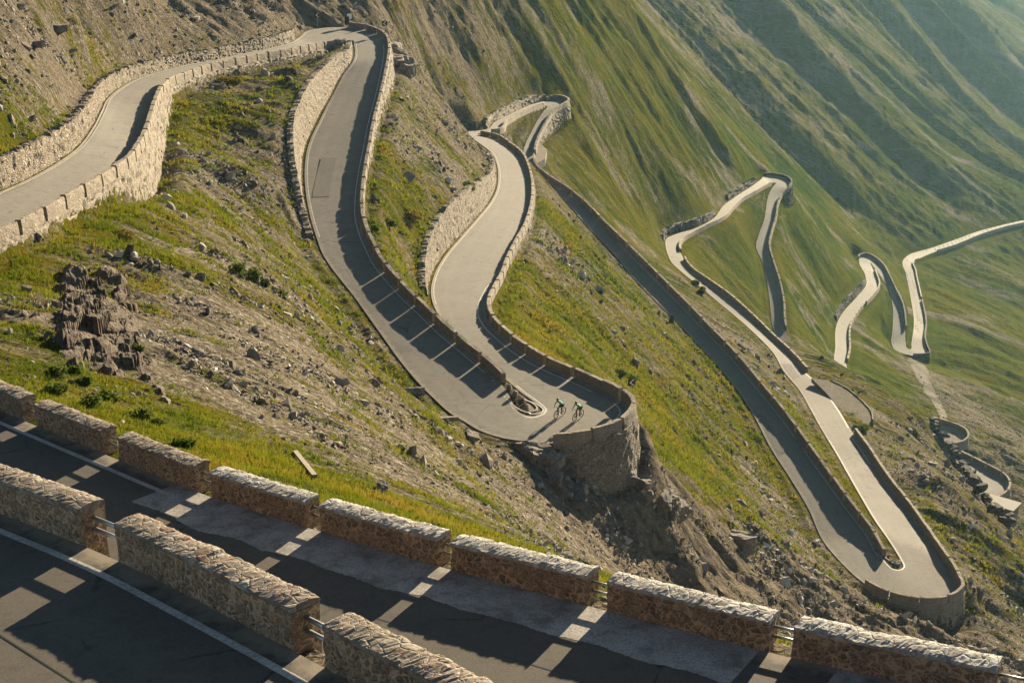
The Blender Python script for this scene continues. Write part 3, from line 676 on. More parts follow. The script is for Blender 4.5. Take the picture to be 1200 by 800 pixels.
#@SETTING
me = mesh_from('mountain_slope', V, Q, None, [M['terrain']])
f_lush = sstep(240, 400, d0_) * (.75 + .5 * pnoise(GX / 70, GY / 70, 44)).clip(0, 1)      # the far valley side is greener than the dry near slope
for nm, f in (('grass', f_grass), ('erosion', f_ero), ('lush', f_lush)):
    a = me.attributes.new(nm, 'FLOAT', 'POINT'); a.data.foreach_set('value', f.astype(np.float32).ravel())
tag(link('mountain_slope', me), kind='structure')
def lerp_edge(R, k0, k1, f, dz): return (R.E[0][k0:k1] * (1 - f) + R.E[1][k0:k1] * f) + np.array([0, 0, dz])
def road_sheet(R, k0, k1, name, mat, ncol=12, skirt=.5):
    rows = [lerp_edge(R, k0, k1, 0, -skirt)] + [lerp_edge(R, k0, k1, c / ncol, 0) for c in range(ncol + 1)] + [lerp_edge(R, k0, k1, 1, -skirt)]
    n = k1 - k0; Vv = np.concatenate(rows); q = []
    i = np.arange(n - 1)
    for c in range(len(rows) - 1): q.append(np.stack([c * n + i, (c + 1) * n + i, (c + 1) * n + i + 1, c * n + i + 1], 1))
    me = mesh_from(name, Vv, np.concatenate(q), None, [mat], False)
    fr = [0] + [c / ncol for c in range(ncol + 1)] + [1]; W_ = np.linalg.norm(R.E[0][k0:k1, :2] - R.E[1][k0:k1, :2], axis=1)
    ac = np.concatenate([np.full(n, f) for f in fr]); ed = np.concatenate([np.minimum(f, 1 - f) * np.minimum(W_, 7) for f in fr])
    for nm_, v_ in (('across', ac), ('edge', ed)): a_ = me.attributes.new(nm_, 'FLOAT', 'POINT'); a_.data.foreach_set('value', v_.astype(np.float32))
    return tag(link(name, me), kind='structure')
road_sheet(MAIN, 0, len(MAIN.U), 'pass_road', M['asphalt'])
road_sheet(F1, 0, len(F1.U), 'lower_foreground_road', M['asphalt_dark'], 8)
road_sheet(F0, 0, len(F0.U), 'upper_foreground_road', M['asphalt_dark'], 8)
def uidx(R, u): return int(np.searchsorted(R.U, u))
def strip(R, e, u0, u1, off0, off1, dz=.006, wob=0.0, seed=0):
    """ribbon on the road between distances off0 and off1 (m) from edge e"""
    k0, k1 = uidx(R, u0), uidx(R, u1) + 1
    A = R.E[e][k0:k1]; B = R.E[1 - e][k0:k1]; D = B - A; L = np.linalg.norm(D[:, :2], axis=1)[:, None]; D = D / np.maximum(L, 1e-6)
    # true perpendicular distance
    N = -R.N[e][k0:k1]; D2 = np.concatenate([N, np.zeros((len(N), 1))], 1)
    if wob:
        m_ = (len(A) - 1) * 6 + 1; xi = np.linspace(0, len(A) - 1, m_); up_ = lambda a_: np.stack([np.interp(xi, np.arange(len(a_)), a_[:, c]) for c in range(a_.shape[1])], 1)
        A, D2 = up_(A), up_(D2)
    o0 = np.full(len(A), off0); o1 = np.full(len(A), off1)
    if wob: kk = np.arange(len(A)) / 6; o1 = o1 + wob * (1.7 * pnoise(kk * .22, kk * 0 + seed, seed) + .25 * pnoise(kk * 1.1, kk * 0 + seed, 2) + .3 * pnoise(kk * 4.3, kk * 0 + seed, 3))
    Vv = np.concatenate([A + D2 * o0[:, None], A + D2 * o1[:, None]]); Vv[:, 2] += dz
    n = len(A); i = np.arange(n - 1)
    return Vv, np.stack([i, i + 1, n + i + 1, n + i], 1)
def marking(name, lst, mat, dz=.008):
    mb = MB()
    for a in lst: mb.add(*strip(*a[:6], dz=dz, **(a[6] if len(a) > 6 else {})))
    o = mb.build(name, mat, None, False)
    for nm_, v_ in (('across', .3), ('edge', 5.0)): a_ = o.data.attributes.new(nm_, 'FLOAT', 'POINT'); a_.data.foreach_set('value', np.full(len(o.data.vertices), v_, np.float32))
    return tag(o, kind='structure')
S = SEC0
marking('road_edge_line', [
 (MAIN, 0, 0, S['h1'] + 2, .30, .42), (MAIN, 0, S['h1'] + 3, S['h2'] + .4, .46, .58), (MAIN, 1, S['h1'] + 4, S['leg1'] + 8, .24, .36),
 (MAIN, 1, S['h2'] + 7.6, S['leg2'] + 18.5, .78, .90), (MAIN, 0, S['leg2'] + 6, S['leg2'] + 16, .24, .35), (MAIN, 0, S['h2'] + 1, S['leg2'] + .6, .18, .34),
 (MAIN, 0, S['leg3'] + 4, S['h4'] + 1, .42, .53), (MAIN, 1, S['h4'] + 7.3, S['leg4'] + 5.2, .58, .70), (MAIN, 0, S['h4'] + 1.5, S['leg4'] + 4.5, .12, .21), (MAIN, 1, S['leg4'] + 5.2, S['leg4'] + 8, .12, .28),
 (F1, 0, 0, 5.85, .50, .66)], M['line'])
marking('near_road_edge_line', [(F0, 0, 0, 8, .50, .68)], M['line'])
M['asphalt_patch'] = asphalt_mat('repaired_asphalt', (.085, .077, .067), (.112, .102, .089), .84)
marking('asphalt_repair', [(MAIN, 0, S['leg1'] + 4.2, S['leg1'] + 5.9, 3.4, 5.2), (MAIN, 1, S['leg1'] + 12.3, S['leg1'] + 14.6, .5, 1.7), (MAIN, 1, S['leg2'] + 8.6, S['leg2'] + 10.2, 3.0, 5.4), (MAIN, 0, S['leg2'] + 4.0, S['leg2'] + 5.1, .5, 2.4), (MAIN, 1, S['leg0'] + 3.2, S['leg0'] + 4.6, 2.5, 4.4), (MAIN, 1, S['leg4'] + 2.2, S['leg4'] + 3.6, 2.2, 4.0), (MAIN, 0, S['leg4'] + 6.1, S['leg4'] + 8.3, .4, 2.0), (MAIN, 1, S['leg3'] + 15.2, S['leg3'] + 17.1, .4, 1.5)], M['asphalt_patch'], .006)
marking('pale_paving_strip', [(F1, 0, 5.72, 9.82, .02, 1.5, dict(wob=.16, seed=3)), (F1, 0, 10.2, 12, .02, 1.5, dict(wob=.16, seed=9))], M['paving'], .005)
marking('tar_seam', [(F1, 0, 2, 12, 2.75, 2.80), (F1, 0, 5.5, 12, 3.9, 3.94), (F0, 0, 2, 8, 3.3, 3.34)], M['board_black'], .004)

#@WALLS
# ------------------------------------------------------------------ walls
ONES = ['', 'first', 'second', 'third', 'fourth', 'fifth', 'sixth', 'seventh', 'eighth', 'ninth', 'tenth', 'eleventh', 'twelfth', 'thirteenth', 'fourteenth', 'fifteenth', 'sixteenth', 'seventeenth', 'eighteenth', 'nineteenth']
TENS = {2: 'twent', 3: 'thirt', 4: 'fort', 5: 'fift', 6: 'sixt', 7: 'sevent'}
def nth(n):
    if n < 20: return ONES[n]
    t, o = divmod(n, 10); return TENS[t] + ('ieth' if o == 0 else 'y-' + ONES[o])
def arc_path(R, e, u0, u1, ds):
    k0, k1 = uidx(R, min(u0, u1)), uidx(R, max(u0, u1)) + 1
    P = R.E[e][k0:k1]; N = R.N[e][k0:k1]; H = R.H[k0:k1, e]
    if u0 > u1: P, N, H = P[::-1], N[::-1], H[::-1]
    s = np.concatenate([[0], np.cumsum(np.linalg.norm(np.diff(P, axis=0), axis=1))])
    q = np.arange(0, s[-1], ds)
    Pq = np.stack([np.interp(q, s, P[:, c]) for c in range(3)], 1); Nq = np.stack([np.interp(q, s, N[:, c]) for c in range(2)], 1)
    for _ in range(2): Nq[1:-1] = (Nq[:-2] + 2 * Nq[1:-1] + Nq[2:]) / 4
    Nq /= np.linalg.norm(Nq, axis=1)[:, None] + 1e-9
    return q, Pq, Nq, np.interp(q, s, H)
def loft(P, N, prof, jit, seed, closed=True):
    """sweep a (offset, height) profile along P; returns V, quads, cap tris"""
    n, m = len(P), len(prof); rg = np.random.default_rng(seed)
    Vv = np.zeros((n, m, 3))
    for j, (o, h) in enumerate(prof):
        Vv[:, j, :2] = P[:, :2] + N * o; Vv[:, j, 2] = P[:, 2] + h
    J = rg.normal(0, jit, Vv.shape); J[:, [0, m - 1]] *= .2; Vv += J
    i = np.arange(n - 1); q = []
    for j in range(m if closed else m - 1):
        j2 = (j + 1) % m
        q.append(np.stack([i * m + j, i * m + j2, (i + 1) * m + j2, (i + 1) * m + j], 1))
    Vv = Vv.reshape(-1, 3); T = []
    c0 = len(Vv); Vv = np.concatenate([Vv, Vv[:m].mean(0)[None], Vv[(n - 1) * m:n * m].mean(0)[None]])
    for j in range(m):
        j2 = (j + 1) % m; T.append((c0, j2, j)); T.append((c0 + 1, (n - 1) * m + j, (n - 1) * m + j2))
    return Vv, np.concatenate(q), np.array(T)
def block_row(R, e, u0, u1, pitch, gap, H, T, label, group, mat='parapet', off=.06, jit=.018, p1=None, ds=.12, zlo=-.35, hvar=.04, first=1):
    q, P, N, Hh = arc_path(R, e, u0, u1, ds); s = 0.0; n = first; made = []
    while True:
        f = s / max(q[-1], 1e-6); L = pitch if p1 is None else pitch * (1 - f) + p1 * f
        a, b = int(round((s) / ds)), int(round((s + L - gap) / ds))
        if b >= len(q):
            if len(q) - 1 - a < .45 * L / ds: break
            b = len(q) - 1
        k = np.unique(np.linspace(a, b, max(3, int(L / .55))).astype(int))
        hv = H * (1 + random.uniform(-hvar, hvar))
        prof = [(off, zlo), (off, .05), (off - .01, hv * .5), (off + .0, hv * .86), (off + .04, hv), (off + T - .04, hv + .01), (off + T, hv * .86), (off + T + .02, hv * .5), (off + T + .03, .05), (off + T + .03, zlo)]
        Vv, Q_, T_ = loft(P[k], N[k], prof, jit, n * 31 + int(abs(P[a][0]) * 7))
        c = P[(a + b) // 2].copy(); c[:2] += N[(a + b) // 2] * (off + T / 2)
        o = link('parapet_block', mesh_from('parapet_block', Vv - c, Q_, T_, [M[mat]], False), None, c)
        tag(o, label.replace('#', nth(n)), 'parapet block', group); made.append(o)
        n += 1; s += L
        if b == len(q) - 1: break
    return made
def wall_face(name, R, e, u0, u1, off_lo, off_hi, zlo, zhi, thick, mat, rough=.08, ds=.5, dz=.4, jag=.08, label=None, cat='wall', group=None, seed=1, back=None):
    """stone wall along an edge; zlo/zhi: functions of ground offset h (relative to the road); face on the road side (thick>0: body goes outward)"""
    q, P, N, Hh = arc_path(R, e, u0, u1, ds); rg = np.random.default_rng(seed)
    lo = np.array([zlo(h) for h in Hh]); hi = np.array([zhi(h) for h in Hh]) + rg.normal(0, jag, len(q))
    nz = max(3, int((hi - lo).max() / dz) + 1); n = len(q)
    ol = off_lo(Hh) if callable(off_lo) else np.full(n, off_lo); oh = off_hi(Hh) if callable(off_hi) else np.full(n, off_hi)
    rows = []
    for j in range(nz + 1):
        t = j / nz; o = ol * (1 - t) + oh * t + rg.normal(0, rough, n); z = lo * (1 - t) + hi * t + (rg.normal(0, rough * .4, n) if 0 < j < nz else 0)
        rows.append(np.concatenate([P[:, :2] + N * o[:, None] , (P[:, 2] + z)[:, None]], 1))
    for (o, z) in ((oh + thick * .5, hi + rg.normal(0, jag * .6, n)), (oh + thick, hi - .05), (oh + thick, lo)):
        rows.append(np.concatenate([P[:, :2] + N * o[:, None], (P[:, 2] + z)[:, None]], 1))
    m = len(rows); Vv = np.stack(rows, 1); Vv = Vv.reshape(-1, 3); i = np.arange(n - 1)
    qd = [np.stack([i * m + j, i * m + (j + 1) % m, (i + 1) * m + (j + 1) % m, (i + 1) * m + j], 1) for j in range(m)]
    Tt = []; c0 = len(Vv); Vv = np.concatenate([Vv, Vv[:m].mean(0)[None], Vv[(n - 1) * m:n * m].mean(0)[None]])
    for j in range(m): Tt.append((c0, (j + 1) % m, j)); Tt.append((c0 + 1, (n - 1) * m + j, (n - 1) * m + (j + 1) % m))
    c = P[n // 2]
    o = link(name, mesh_from(name, Vv - c, np.concatenate(qd), np.array(Tt), [M[mat]], False), None, c)
    return tag(o, label, cat, group)

# rows of parapet blocks (every block a thing)
T_ = .45
block_row(MAIN, 1, S['leg0'] + .2, S['h1'] + 2.0, 4.4, .42, .95, T_, '# pale parapet block from the left picture edge along the upper left road', 'parapet blocks along the upper left road', p1=2.9)
block_row(MAIN, 0, S['h2'] - .9, S['h1'] + 2.6, 4.35, .52, .80, .42, '# parapet block up from the three bollards, right side of the first long leg', 'parapet blocks along the first long leg', p1=3.7)
block_row(MAIN, 1, S['h2'] + 4.9, S['h2'] + 12.8, 3.15, .30, .95, T_, '# parapet block around the bend where the two cyclists ride', 'parapet blocks around the cyclists bend', p1=3.4)
block_row(MAIN, 1, S['h2'] + 12.85, S['leg2'] + 18.6, 4.2, .52, .80, .42, '# parapet block beyond the cyclists bend, outer side of the winding second leg', 'parapet blocks along the second leg', p1=3.8)
block_row(MAIN, 0, S['h4'] + 1.0, S['leg3'] + 4.2, 4.4, .42, .95, T_, '# parapet block up from the lower hairpin tip along the straight shaded leg', 'parapet blocks along the straight leg', p1=4.4)
block_row(MAIN, 1, S['h4'] + 2.3, S['leg4'] + 5.0, 3.3, .14, .95, T_, '# parapet block round the lower right hairpin, counted from its left end', 'parapet blocks round the lower right hairpin', p1=3.4)
block_row(MAIN, 1, S['leg4'] + 8.05, S['leg4'] + 15.4, 4.2, .45, .85, T_, '# parapet block beyond the gravel pull-off, right side of the road going away', 'parapet blocks beyond the gravel pull-off', p1=4.4)
block_row(MAIN, 0, S['leg6'] + .2, S['leg6'] + 9, 4.6, .5, .85, .5, '# parapet block down from the buttressed far hairpin on the green slope', 'parapet blocks below the buttressed hairpin', ds=.3, jit=.02)
block_row(MAIN, 1, S['leg7'] + 4.4, S['leg7'] + 7.2, 4.6, .6, .85, .5, '# parapet block on the right side of the far S-bend road', 'parapet blocks on the far S-bend', ds=.3, jit=.02)
block_row(MAIN, 1, S['h6'] + 1.7, S['leg7'] + .9, 4.6, .3, .95, .5, '# parapet block round the small hairpin beside the stone hut', 'parapet blocks by the stone hut', ds=.2, jit=.02)

# continuous walls
def hneg(h): return min(h, 0) - 1.0
def up(h): return h + .15
wall_face('roadside_stone_wall', MAIN, 0, S['leg0'], S['leg0'] + 16.6, .25, lambda h: .25 + .12 * np.maximum(h, 0), lambda h: -.4, up, .7, 'drystone', .05, .34, .3, .07, 'tall rubble retaining wall on the uphill side of the upper left road', seed=2)
wall_face('roadside_stone_wall', MAIN, 1, S['h1'] + 3.2, S['leg1'] + 8.2, .30, lambda h: .30 + .24 * np.maximum(h, 0), lambda h: -.4, up, .7, 'drystone', .035, .4, .35, .05, 'pale curved retaining wall left of the road below the top hairpin', seed=3)
wall_face('roadside_stone_wall', MAIN, 0, S['leg2'] + 6.6, S['leg2'] + 15.5, .30, lambda h: .30 + .22 * np.maximum(h, 0), lambda h: -.4, up, .7, 'drystone', .045, .4, .35, .07, 'rough stone retaining wall left of the second leg, above its bend', seed=4)
def down_wall(u0, u1, e, label, mat='drystone', seed=5, off=.56, rough=.06, ds=.45, top=-.04, bat=.10, R=MAIN):
    return wall_face('retaining_wall', R, e, u0, u1, lambda h: off + .12 + bat * np.maximum(-h, 0), off + .03, lambda h: min(h, 0) - 1.4, lambda h: top, -.45, mat, rough, ds, .4, .015, label, 'wall', None, seed)
down_wall(S['leg0'], S['h1'] + 1.8, 1, 'pale masonry retaining wall carrying the parapet of the upper left road', seed=6, mat='parapet')
down_wall(S['h1'] + 2.6, S['leg1'] + 4.5, 0, 'retaining wall under the outer parapet of the top hairpin', seed=7, mat='parapet')
down_wall(S['h2'] + 4.5, S['h2'] + 12.5, 1, 'tall rounded stone bastion under the bend with the two cyclists', seed=8, rough=.05)
down_wall(S['leg2'] + 9, S['leg2'] + 18.6, 1, 'retaining wall under the far part of the second leg', seed=9)
down_wall(S['h4'] + 2.6, S['h4'] + 9.4, 1, 'curved retaining wall below the lower right hairpin', seed=10, mat='parapet')
down_wall(S['h3'] + 1.2, S['leg3'] + 3.8, 0, 'small retaining wall below the distant shaded hairpin', seed=11)
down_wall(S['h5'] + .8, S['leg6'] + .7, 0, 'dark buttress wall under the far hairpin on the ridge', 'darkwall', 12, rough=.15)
down_wall(S['h6'] + 1.0, S['h6'] + 4.6, 1, 'retaining wall of the small hairpin beside the stone hut', seed=13)
def parapet(u0, u1, e, label, H=.85, T=.5, mat='parapet', ds=1.0, seed=20, off=.06):
    q, P, N, Hh = arc_path(MAIN, e, u0, u1, ds)
    Vv, Q_, Tt = loft(P, N, [(off, -.5), (off, H * .6), (off + .03, H), (off + T - .03, H), (off + T, H * .6), (off + T + .05, -1.0)], .03, seed)
    c = P[len(P) // 2]
    return tag(link('parapet_wall', mesh_from('parapet_wall', Vv - c, Q_, Tt, [M[mat]], False), None, c), label, 'parapet wall')
parapet(S['leg2b'] + 1, S['leg2b'] + 5.6, 1, 'low parapet below the distant road running up to the shaded hairpin', seed=21)
parapet(S['h3'] + .2, S['leg3'] + 3.9, 0, 'low parapet round the distant shaded hairpin', seed=22)
parapet(S['leg5'] + .6, S['leg5'] + 9.4, 1, 'low parapet on the lower edge of the far road bending up to the ridge hairpin', seed=23, H=.7)
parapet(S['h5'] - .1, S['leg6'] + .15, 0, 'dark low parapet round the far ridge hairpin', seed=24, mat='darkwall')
parapet(S['h7'] + .2, S['leg8'] + 2.9, 0, 'low parapet on the right of the far narrow descending leg', seed=25, H=.9)
parapet(S['leg7'] + 7.4, S['leg7'] + 10.4, 1, 'low parapet near the top of the far S-bend', seed=26, H=.8)
parapet(S['h8'] + 1.6, S['leg9'] + 1.8, 1, 'dark low parapet at the bottom of the farthest hairpin', seed=27, mat='darkwall')
parapet(S['leg9'] + 1.9, S['leg9'] + 4.4, 1, 'low parapet on the right of the farthest leg', seed=28, H=.7)
parapet(S['leg9'] + 6.2, S['leg9'] + 11, 1, 'low parapet along the farthest road leaving on the right', seed=29, H=.7)
def uphill(u0, u1, e, label, seed, mat='darkwall'):
    return wall_face('roadside_stone_wall', MAIN, e, u0, u1, .3, lambda h: .3 + .15 * np.maximum(h, 0), lambda h: -.4, up, .8, mat, .10, .7, .45, .15, label, seed=seed)
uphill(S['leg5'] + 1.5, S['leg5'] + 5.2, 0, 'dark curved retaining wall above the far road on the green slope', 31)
uphill(S['leg5'] + 6.4, S['leg5'] + 8.6, 0, 'short dark retaining wall just below the far ridge hairpin', 32)
uphill(S['leg7'] + 6.3, S['leg7'] + 9.3, 0, 'dark retaining wall left of the far S-bend', 33)
uphill(S['leg2b'] + 1.2, S['h3'] + .3, 0, 'low rubble wall above the distant road before the shaded hairpin', 34, 'drystone')

# ------------------------------------------------------------------ foreground wall blocks: body with a rough capstone, rails in the gaps
def fore_block(R, e, a_px, b_px, H, T, label, group, seed, capmat, side_shift=0.0, nse=.02):
    """block between two pixel positions of its camera-side base line"""
    us = []
    for (x, y) in (a_px, b_px):
        E = R.E[e]; pp, _ = px_of(E); us.append(R.U[np.argmin(np.abs(pp[:, 0] - x))] if False else np.interp(x, pp[:, 0], R.U))
    P0 = np.array([[np.interp(u, R.U, R.E[e][:, c]) for c in range(3)] for u in np.linspace(us[0], us[1], 40)])
    N0 = np.array([[np.interp(u, R.U, R.N[e][:, c]) for c in range(2)] for u in np.linspace(us[0], us[1], 40)]); N0 /= np.linalg.norm(N0, axis=1)[:, None]
    c = P0[20].copy(); c[:2] += N0[20] * T / 2
    root = empty('parapet_block', c); tag(root, label, 'parapet block', group)
    body = [(0, -.25)] + [(0, H * t) for t in (.12, .3, .5, .7, .86)] + [(T * .5, H * .86), (T, H * .86)] + [(T, H * t) for t in (.6, .3, 0)] + [(T, -.6)]
    Vv, Q_, Tt = loft(P0, N0, body, nse * .6, seed); link('body', mesh_from('body', Vv - c, Q_, Tt, [M['near_stone']], False), root)
    rg = np.random.default_rng(seed + 5)
    n = 90; t = np.linspace(0, 1, n); i = t * 39; Pq = np.stack([np.interp(i, np.arange(40), P0[:, k]) for k in range(3)], 1); Nq = np.stack([np.interp(i, np.arange(40), N0[:, k]) for k in range(2)], 1)
    cap = [(-.02, H * .855), (-.035, H * .92), (-.02, H * .98), (.07, H * 1.0), (T * .35, H * 1.02), (T * .65, H * 1.03), (T - .07, H * 1.01), (T + .02, H * .97), (T + .04, H * .91), (T + .02, H * .855)]
    Vv, Q_, Tt = loft(Pq, Nq, cap, .006, seed + 1); m = len(cap)
    # capstones: slabs of slightly different height, broken edges
    W = Vv[:n * m].reshape(n, m, 3); edges = np.cumsum(rg.uniform(.035, .08, 40)); slab = np.searchsorted(edges, t); hs = rg.normal(0, .013, 40); os_ = rg.normal(0, .010, 40)
    s_m = t * np.linalg.norm(P0[-1] - P0[0]); nzv = np.stack([pnoise(s_m * 5, np.full(n, j * .9 + seed), 3) * .010 + pnoise(s_m * 14, np.full(n, j * 1.7 + seed), 4) * .010 for j in range(m)], 1)
    W[:, 1:-1, 2] += (hs[slab % 40][:, None] + nzv[:, 1:-1]) * np.array([.2, .7, 1, 1, 1, 1, .7, .2])[None]
    W[:, 1:-1, :2] += Nq[:, None, :] * (os_[slab % 40][:, None] + nzv[:, 1:-1] * .8)[..., None]
    link('capstone', mesh_from('capstone', Vv - c, Q_, Tt, [M[capmat]], False), root)
    return P0, N0, root
M['near_cap_warm'] = masonry('weathered_brown_capstone', 3.8, [(.24, .20, .155), (.32, .275, .22), (.17, .135, .105), (.37, .32, .265), (.20, .12, .085)], (.19, .155, .115), .035, .06, (1, 1, 1))
def rails(A, B, T, H, label, group, seed, rad=.034):
    """two steel rails across the gap from the end of block A to the start of block B"""
    a = A[0][-1].copy(); b = B[0][0].copy(); a[:2] += A[1][-1] * T * .5; b[:2] += B[1][0] * T * .5
    d = (b - a); d /= np.linalg.norm(d); a = a - d * .12; b = b + d * .12
    root = empty('guard_rail', (a + b) / 2); tag(root, label, 'guard rail', group)
    for h in (.34, .64):
        mb = MB(); mb.tube([a + [0, 0, H * h] - (a + b) / 2, b + [0, 0, H * h] - (a + b) / 2], rad, 10); mb.build('rail', M['steel'], root)
F1B_ = [((-150,0),(-82,0)),((-75,0),(27.5,0)),((43,0),(121,0)),((140,0),(230,0)),((248,0),(359,0)),((376,0),(513,0)),((529,0),(687,0)),((711,0),(900,0)),((928,0),(1163,0)),((1195,0),(1400,0))]
F1L = [None, 'lower row block cut by the left picture edge, above the white line', 'second lower row block from the left, before the white line gap', 'lower row block left of the start of the pale paving strip', 'lower row block where the pale paving strip begins',
       'lower row block below the leaning pale timber on the grass', 'lower row block in the middle, long with frost-grey cap', 'lower row block above the broken end of the pale paving', 'longest grey-capped lower row block at the lower right', 'lower row block cut by the right picture edge']
prev = None
for i, (a, b) in enumerate(F1B_):
    lab = F1L[i] or 'lower row block outside the left picture edge'
    cur = fore_block(F1, 0, a, b, .78, .52, lab, 'blocks of the lower foreground row', 40 + i * 7, 'near_cap' if i >= 4 else 'near_cap_warm')
    if prev: rails(prev, cur, .52, .78, 'pair of steel rails left of the ' + lab.replace('lower row ', 'lower row '), 'rails between lower row blocks', i) if len(('pair of steel rails left of the ' + lab).split()) <= 16 else rails(prev, cur, .52, .78, 'pair of steel rails left of ' + ' '.join(lab.split()[:9]), 'rails between lower row blocks', i)
    prev = cur
F0B_ = [((-140,0),(98,0)),((138.5,0),(344,0)),((381,0),(600,0))]
F0L = ['nearest upper row block at the left picture edge, brown stone with chipped cap', 'whole brown stone block in the nearest row, between two rail gaps', 'nearest block at the bottom edge of the picture, cut off below']
prev = None
for i, (a, b) in enumerate(F0B_):
    cur = fore_block(F0, 0, a, b, .92, .62, F0L[i], 'blocks of the nearest row', 140 + i * 9, 'near_cap_warm', nse=.026)
    if prev: rails(prev, cur, .62, .92, ['', 'two bright steel rails left of the whole nearest block', 'two bright steel rails right of the whole nearest block'][i], 'rails between the nearest blocks', i, .052)
    prev = cur

#@SCATTER
# ------------------------------------------------------------------ loose stones and grass (nobody could count these)
CA = np.zeros((NR, NT)); dr_ = np.gradient(RR); dth_ = np.gradient(TH); CA = dr_[:, None] * RR[:, None] * dth_[None, :]
DIST = np.broadcast_to(RR[:, None], CA.shape)
offroad = (EM > .7) & (np.abs(np.degrees(TH))[None, :] < 24) & (DIST > 28)
behind_f = GY > 24 + 0 * GX
gn = f_grass + .35 * fbm(GX / 5, GY / 2.6, 3, 81)
def scatter(weight, n):
    w_ = np.where(offroad, weight, 0).ravel(); cw = np.cumsum(w_); r = RNG.random(n) * cw[-1]; ix = np.searchsorted(cw, r)
    i, j = np.divmod(ix, NT); rr = RR[i] + (RNG.random(n) - .5) * dr_[i]; tt = TH[j] + (RNG.random(n) - .5) * dth_[j]
    x, y = np.sin(tt) * rr, np.cos(tt) * rr
    return x, y, ground(x, y), i, j
def ico():
    bm = bmesh.new(); bmesh.ops.create_icosphere(bm, subdivisions=1, radius=1); v = np.array([x.co[:] for x in bm.verts]); f = np.array([[q.index for q in p.verts] for p in bm.faces]); bm.free(); return v, f
def rotm(n):
    q = RNG.normal(size=(n, 4)); q /= np.linalg.norm(q, axis=1)[:, None]; w_, x, y, z = q.T
    return np.stack([np.stack([1 - 2 * (y*y + z*z), 2 * (x*y - z*w_), 2 * (x*z + y*w_)], -1), np.stack([2 * (x*y + z*w_), 1 - 2 * (x*x + z*z), 2 * (y*z - x*w_)], -1), np.stack([2 * (x*z - y*w_), 2 * (y*z + x*w_), 1 - 2 * (x*x + y*y)], -1)], 1)
def stones(name, weight, n, smin, smax, power, toneoff=0.0):
    x, y, z, i, j = scatter(weight, n); v, f = ico(); m = len(v)
    if n > 20000:   # the small ones: octahedra-like chips
        v = np.array([(1,0,0),(-1,0,0),(0,1,0),(0,-1,0),(0,0,1),(0,0,-1),(.6,.6,.5),(-.6,.5,.6),(.5,-.6,-.6),(-.6,-.6,.4)], float); 
        bm = bmesh.new(); [bm.verts.new(p) for p in v]; bmesh.ops.convex_hull(bm, input=bm.verts); bmesh.ops.triangulate(bm, faces=bm.faces); bm.verts.index_update(); v = np.array([q.co[:] for q in bm.verts]); f = np.array([[q.index for q in p.verts] for p in bm.faces]); bm.free(); m = len(v)
    d = np.hypot(x, y); s_ = smin * (1 - RNG.random(n) * (1 - (smin / smax) ** power)) ** (-1 / power)
    s_ = s_ * np.clip(d / 95, .55, 1.7)
    sh = v[None] * (1 + RNG.normal(0, .20, (n, m, 1))) * np.stack([RNG.uniform(.7, 1.5, n), RNG.uniform(.6, 1.1, n), RNG.uniform(.3, .7, n)], 1)[:, None, :]
    R_ = rotm(n); tl = RNG.random(n) < .65
    R_[tl] = np.array([[np.array([[math.cos(a), -math.sin(a), 0], [math.sin(a), math.cos(a), 0], [0, 0, 1]]) for a in RNG.uniform(0, 6.28, 1)] for _ in range(1)])[0, 0] @ R_[tl] if False else R_[tl]
    P_ = np.einsum('nij,nmj->nmi', R_, sh) * s_[:, None, None] * .5
    P_ += np.stack([x, y, z + s_ * .08], 1)[:, None]
    F_ = (f[None] + (np.arange(n) * m)[:, None, None]).reshape(-1, 3)
    me = mesh_from(name, P_.reshape(-1, 3), None, F_, [M['scree']], False)
    tone = np.clip(.5 + RNG.normal(0, .26, n) + toneoff, 0, 1); a = me.attributes.new('tone', 'FLOAT', 'POINT'); a.data.foreach_set('value', np.repeat(tone, m).astype(np.float32))
    return tag(link(name, me), kind='stuff')
dens = np.where(DIST < 60, 1.0, (60 / DIST) ** 1.7) * (DIST < 420)
patch = np.clip(.35 + 1.5 * fbm(GX / 11, GY / 6, 3, 91), 0.03, 2)
bare = sstep(.75, .25, gn)
stones('scree', CA * dens * bare * patch * (1 + 1.2 * f_ero), 92000, .09, .50, 2.1)
stones('loose_rock', CA * dens * np.clip(bare + .02, 0, 1) * patch ** 2 * (DIST < 260) * (1 + 1.5 * f_ero), 5200, .30, 1.1, 2.6)
# grass: tufts of bent blades
n = 62000
x, y, z, i, j = scatter(CA * np.where(DIST < 50, 1.0, (50 / DIST) ** 1.9) * (DIST < 230) * sstep(.30, .75, gn) * np.clip(.5 + 1.3 * fbm(GX / 3.5, GY / 2.4, 2, 95), .05, 2), n)
NB = 6; d = np.hypot(x, y); hgt = RNG.uniform(.10, .30, n) * np.clip(d / 70, .8, 2.0); tone0 = np.clip(.45 + .5 * fbm(x / 6, y / 6, 3, 97) + RNG.normal(0, .12, n), 0, 1)
ang = RNG.uniform(0, 6.28, (n, NB)); lean = RNG.uniform(.2, .9, (n, NB)); L_ = hgt[:, None] * RNG.uniform(.6, 1.2, (n, NB)); wd = np.clip(.022 * d / 60, .016, .07)[:, None] * np.ones((1, NB))
bx, by = x[:, None] + np.cos(ang) * hgt[:, None] * .25, y[:, None] + np.sin(ang) * hgt[:, None] * .25
tx, ty = bx + np.cos(ang) * lean * L_, by + np.sin(ang) * lean * L_; px_, py_ = -np.sin(ang), np.cos(ang)
b0 = np.stack([bx - px_ * wd, by - py_ * wd, np.broadcast_to(z[:, None] - .03, bx.shape)], -1); b1 = np.stack([bx + px_ * wd, by + py_ * wd, np.broadcast_to(z[:, None] - .03, bx.shape)], -1)
tp = np.stack([tx, ty, z[:, None] + L_ * (1 - lean * .45)], -1)
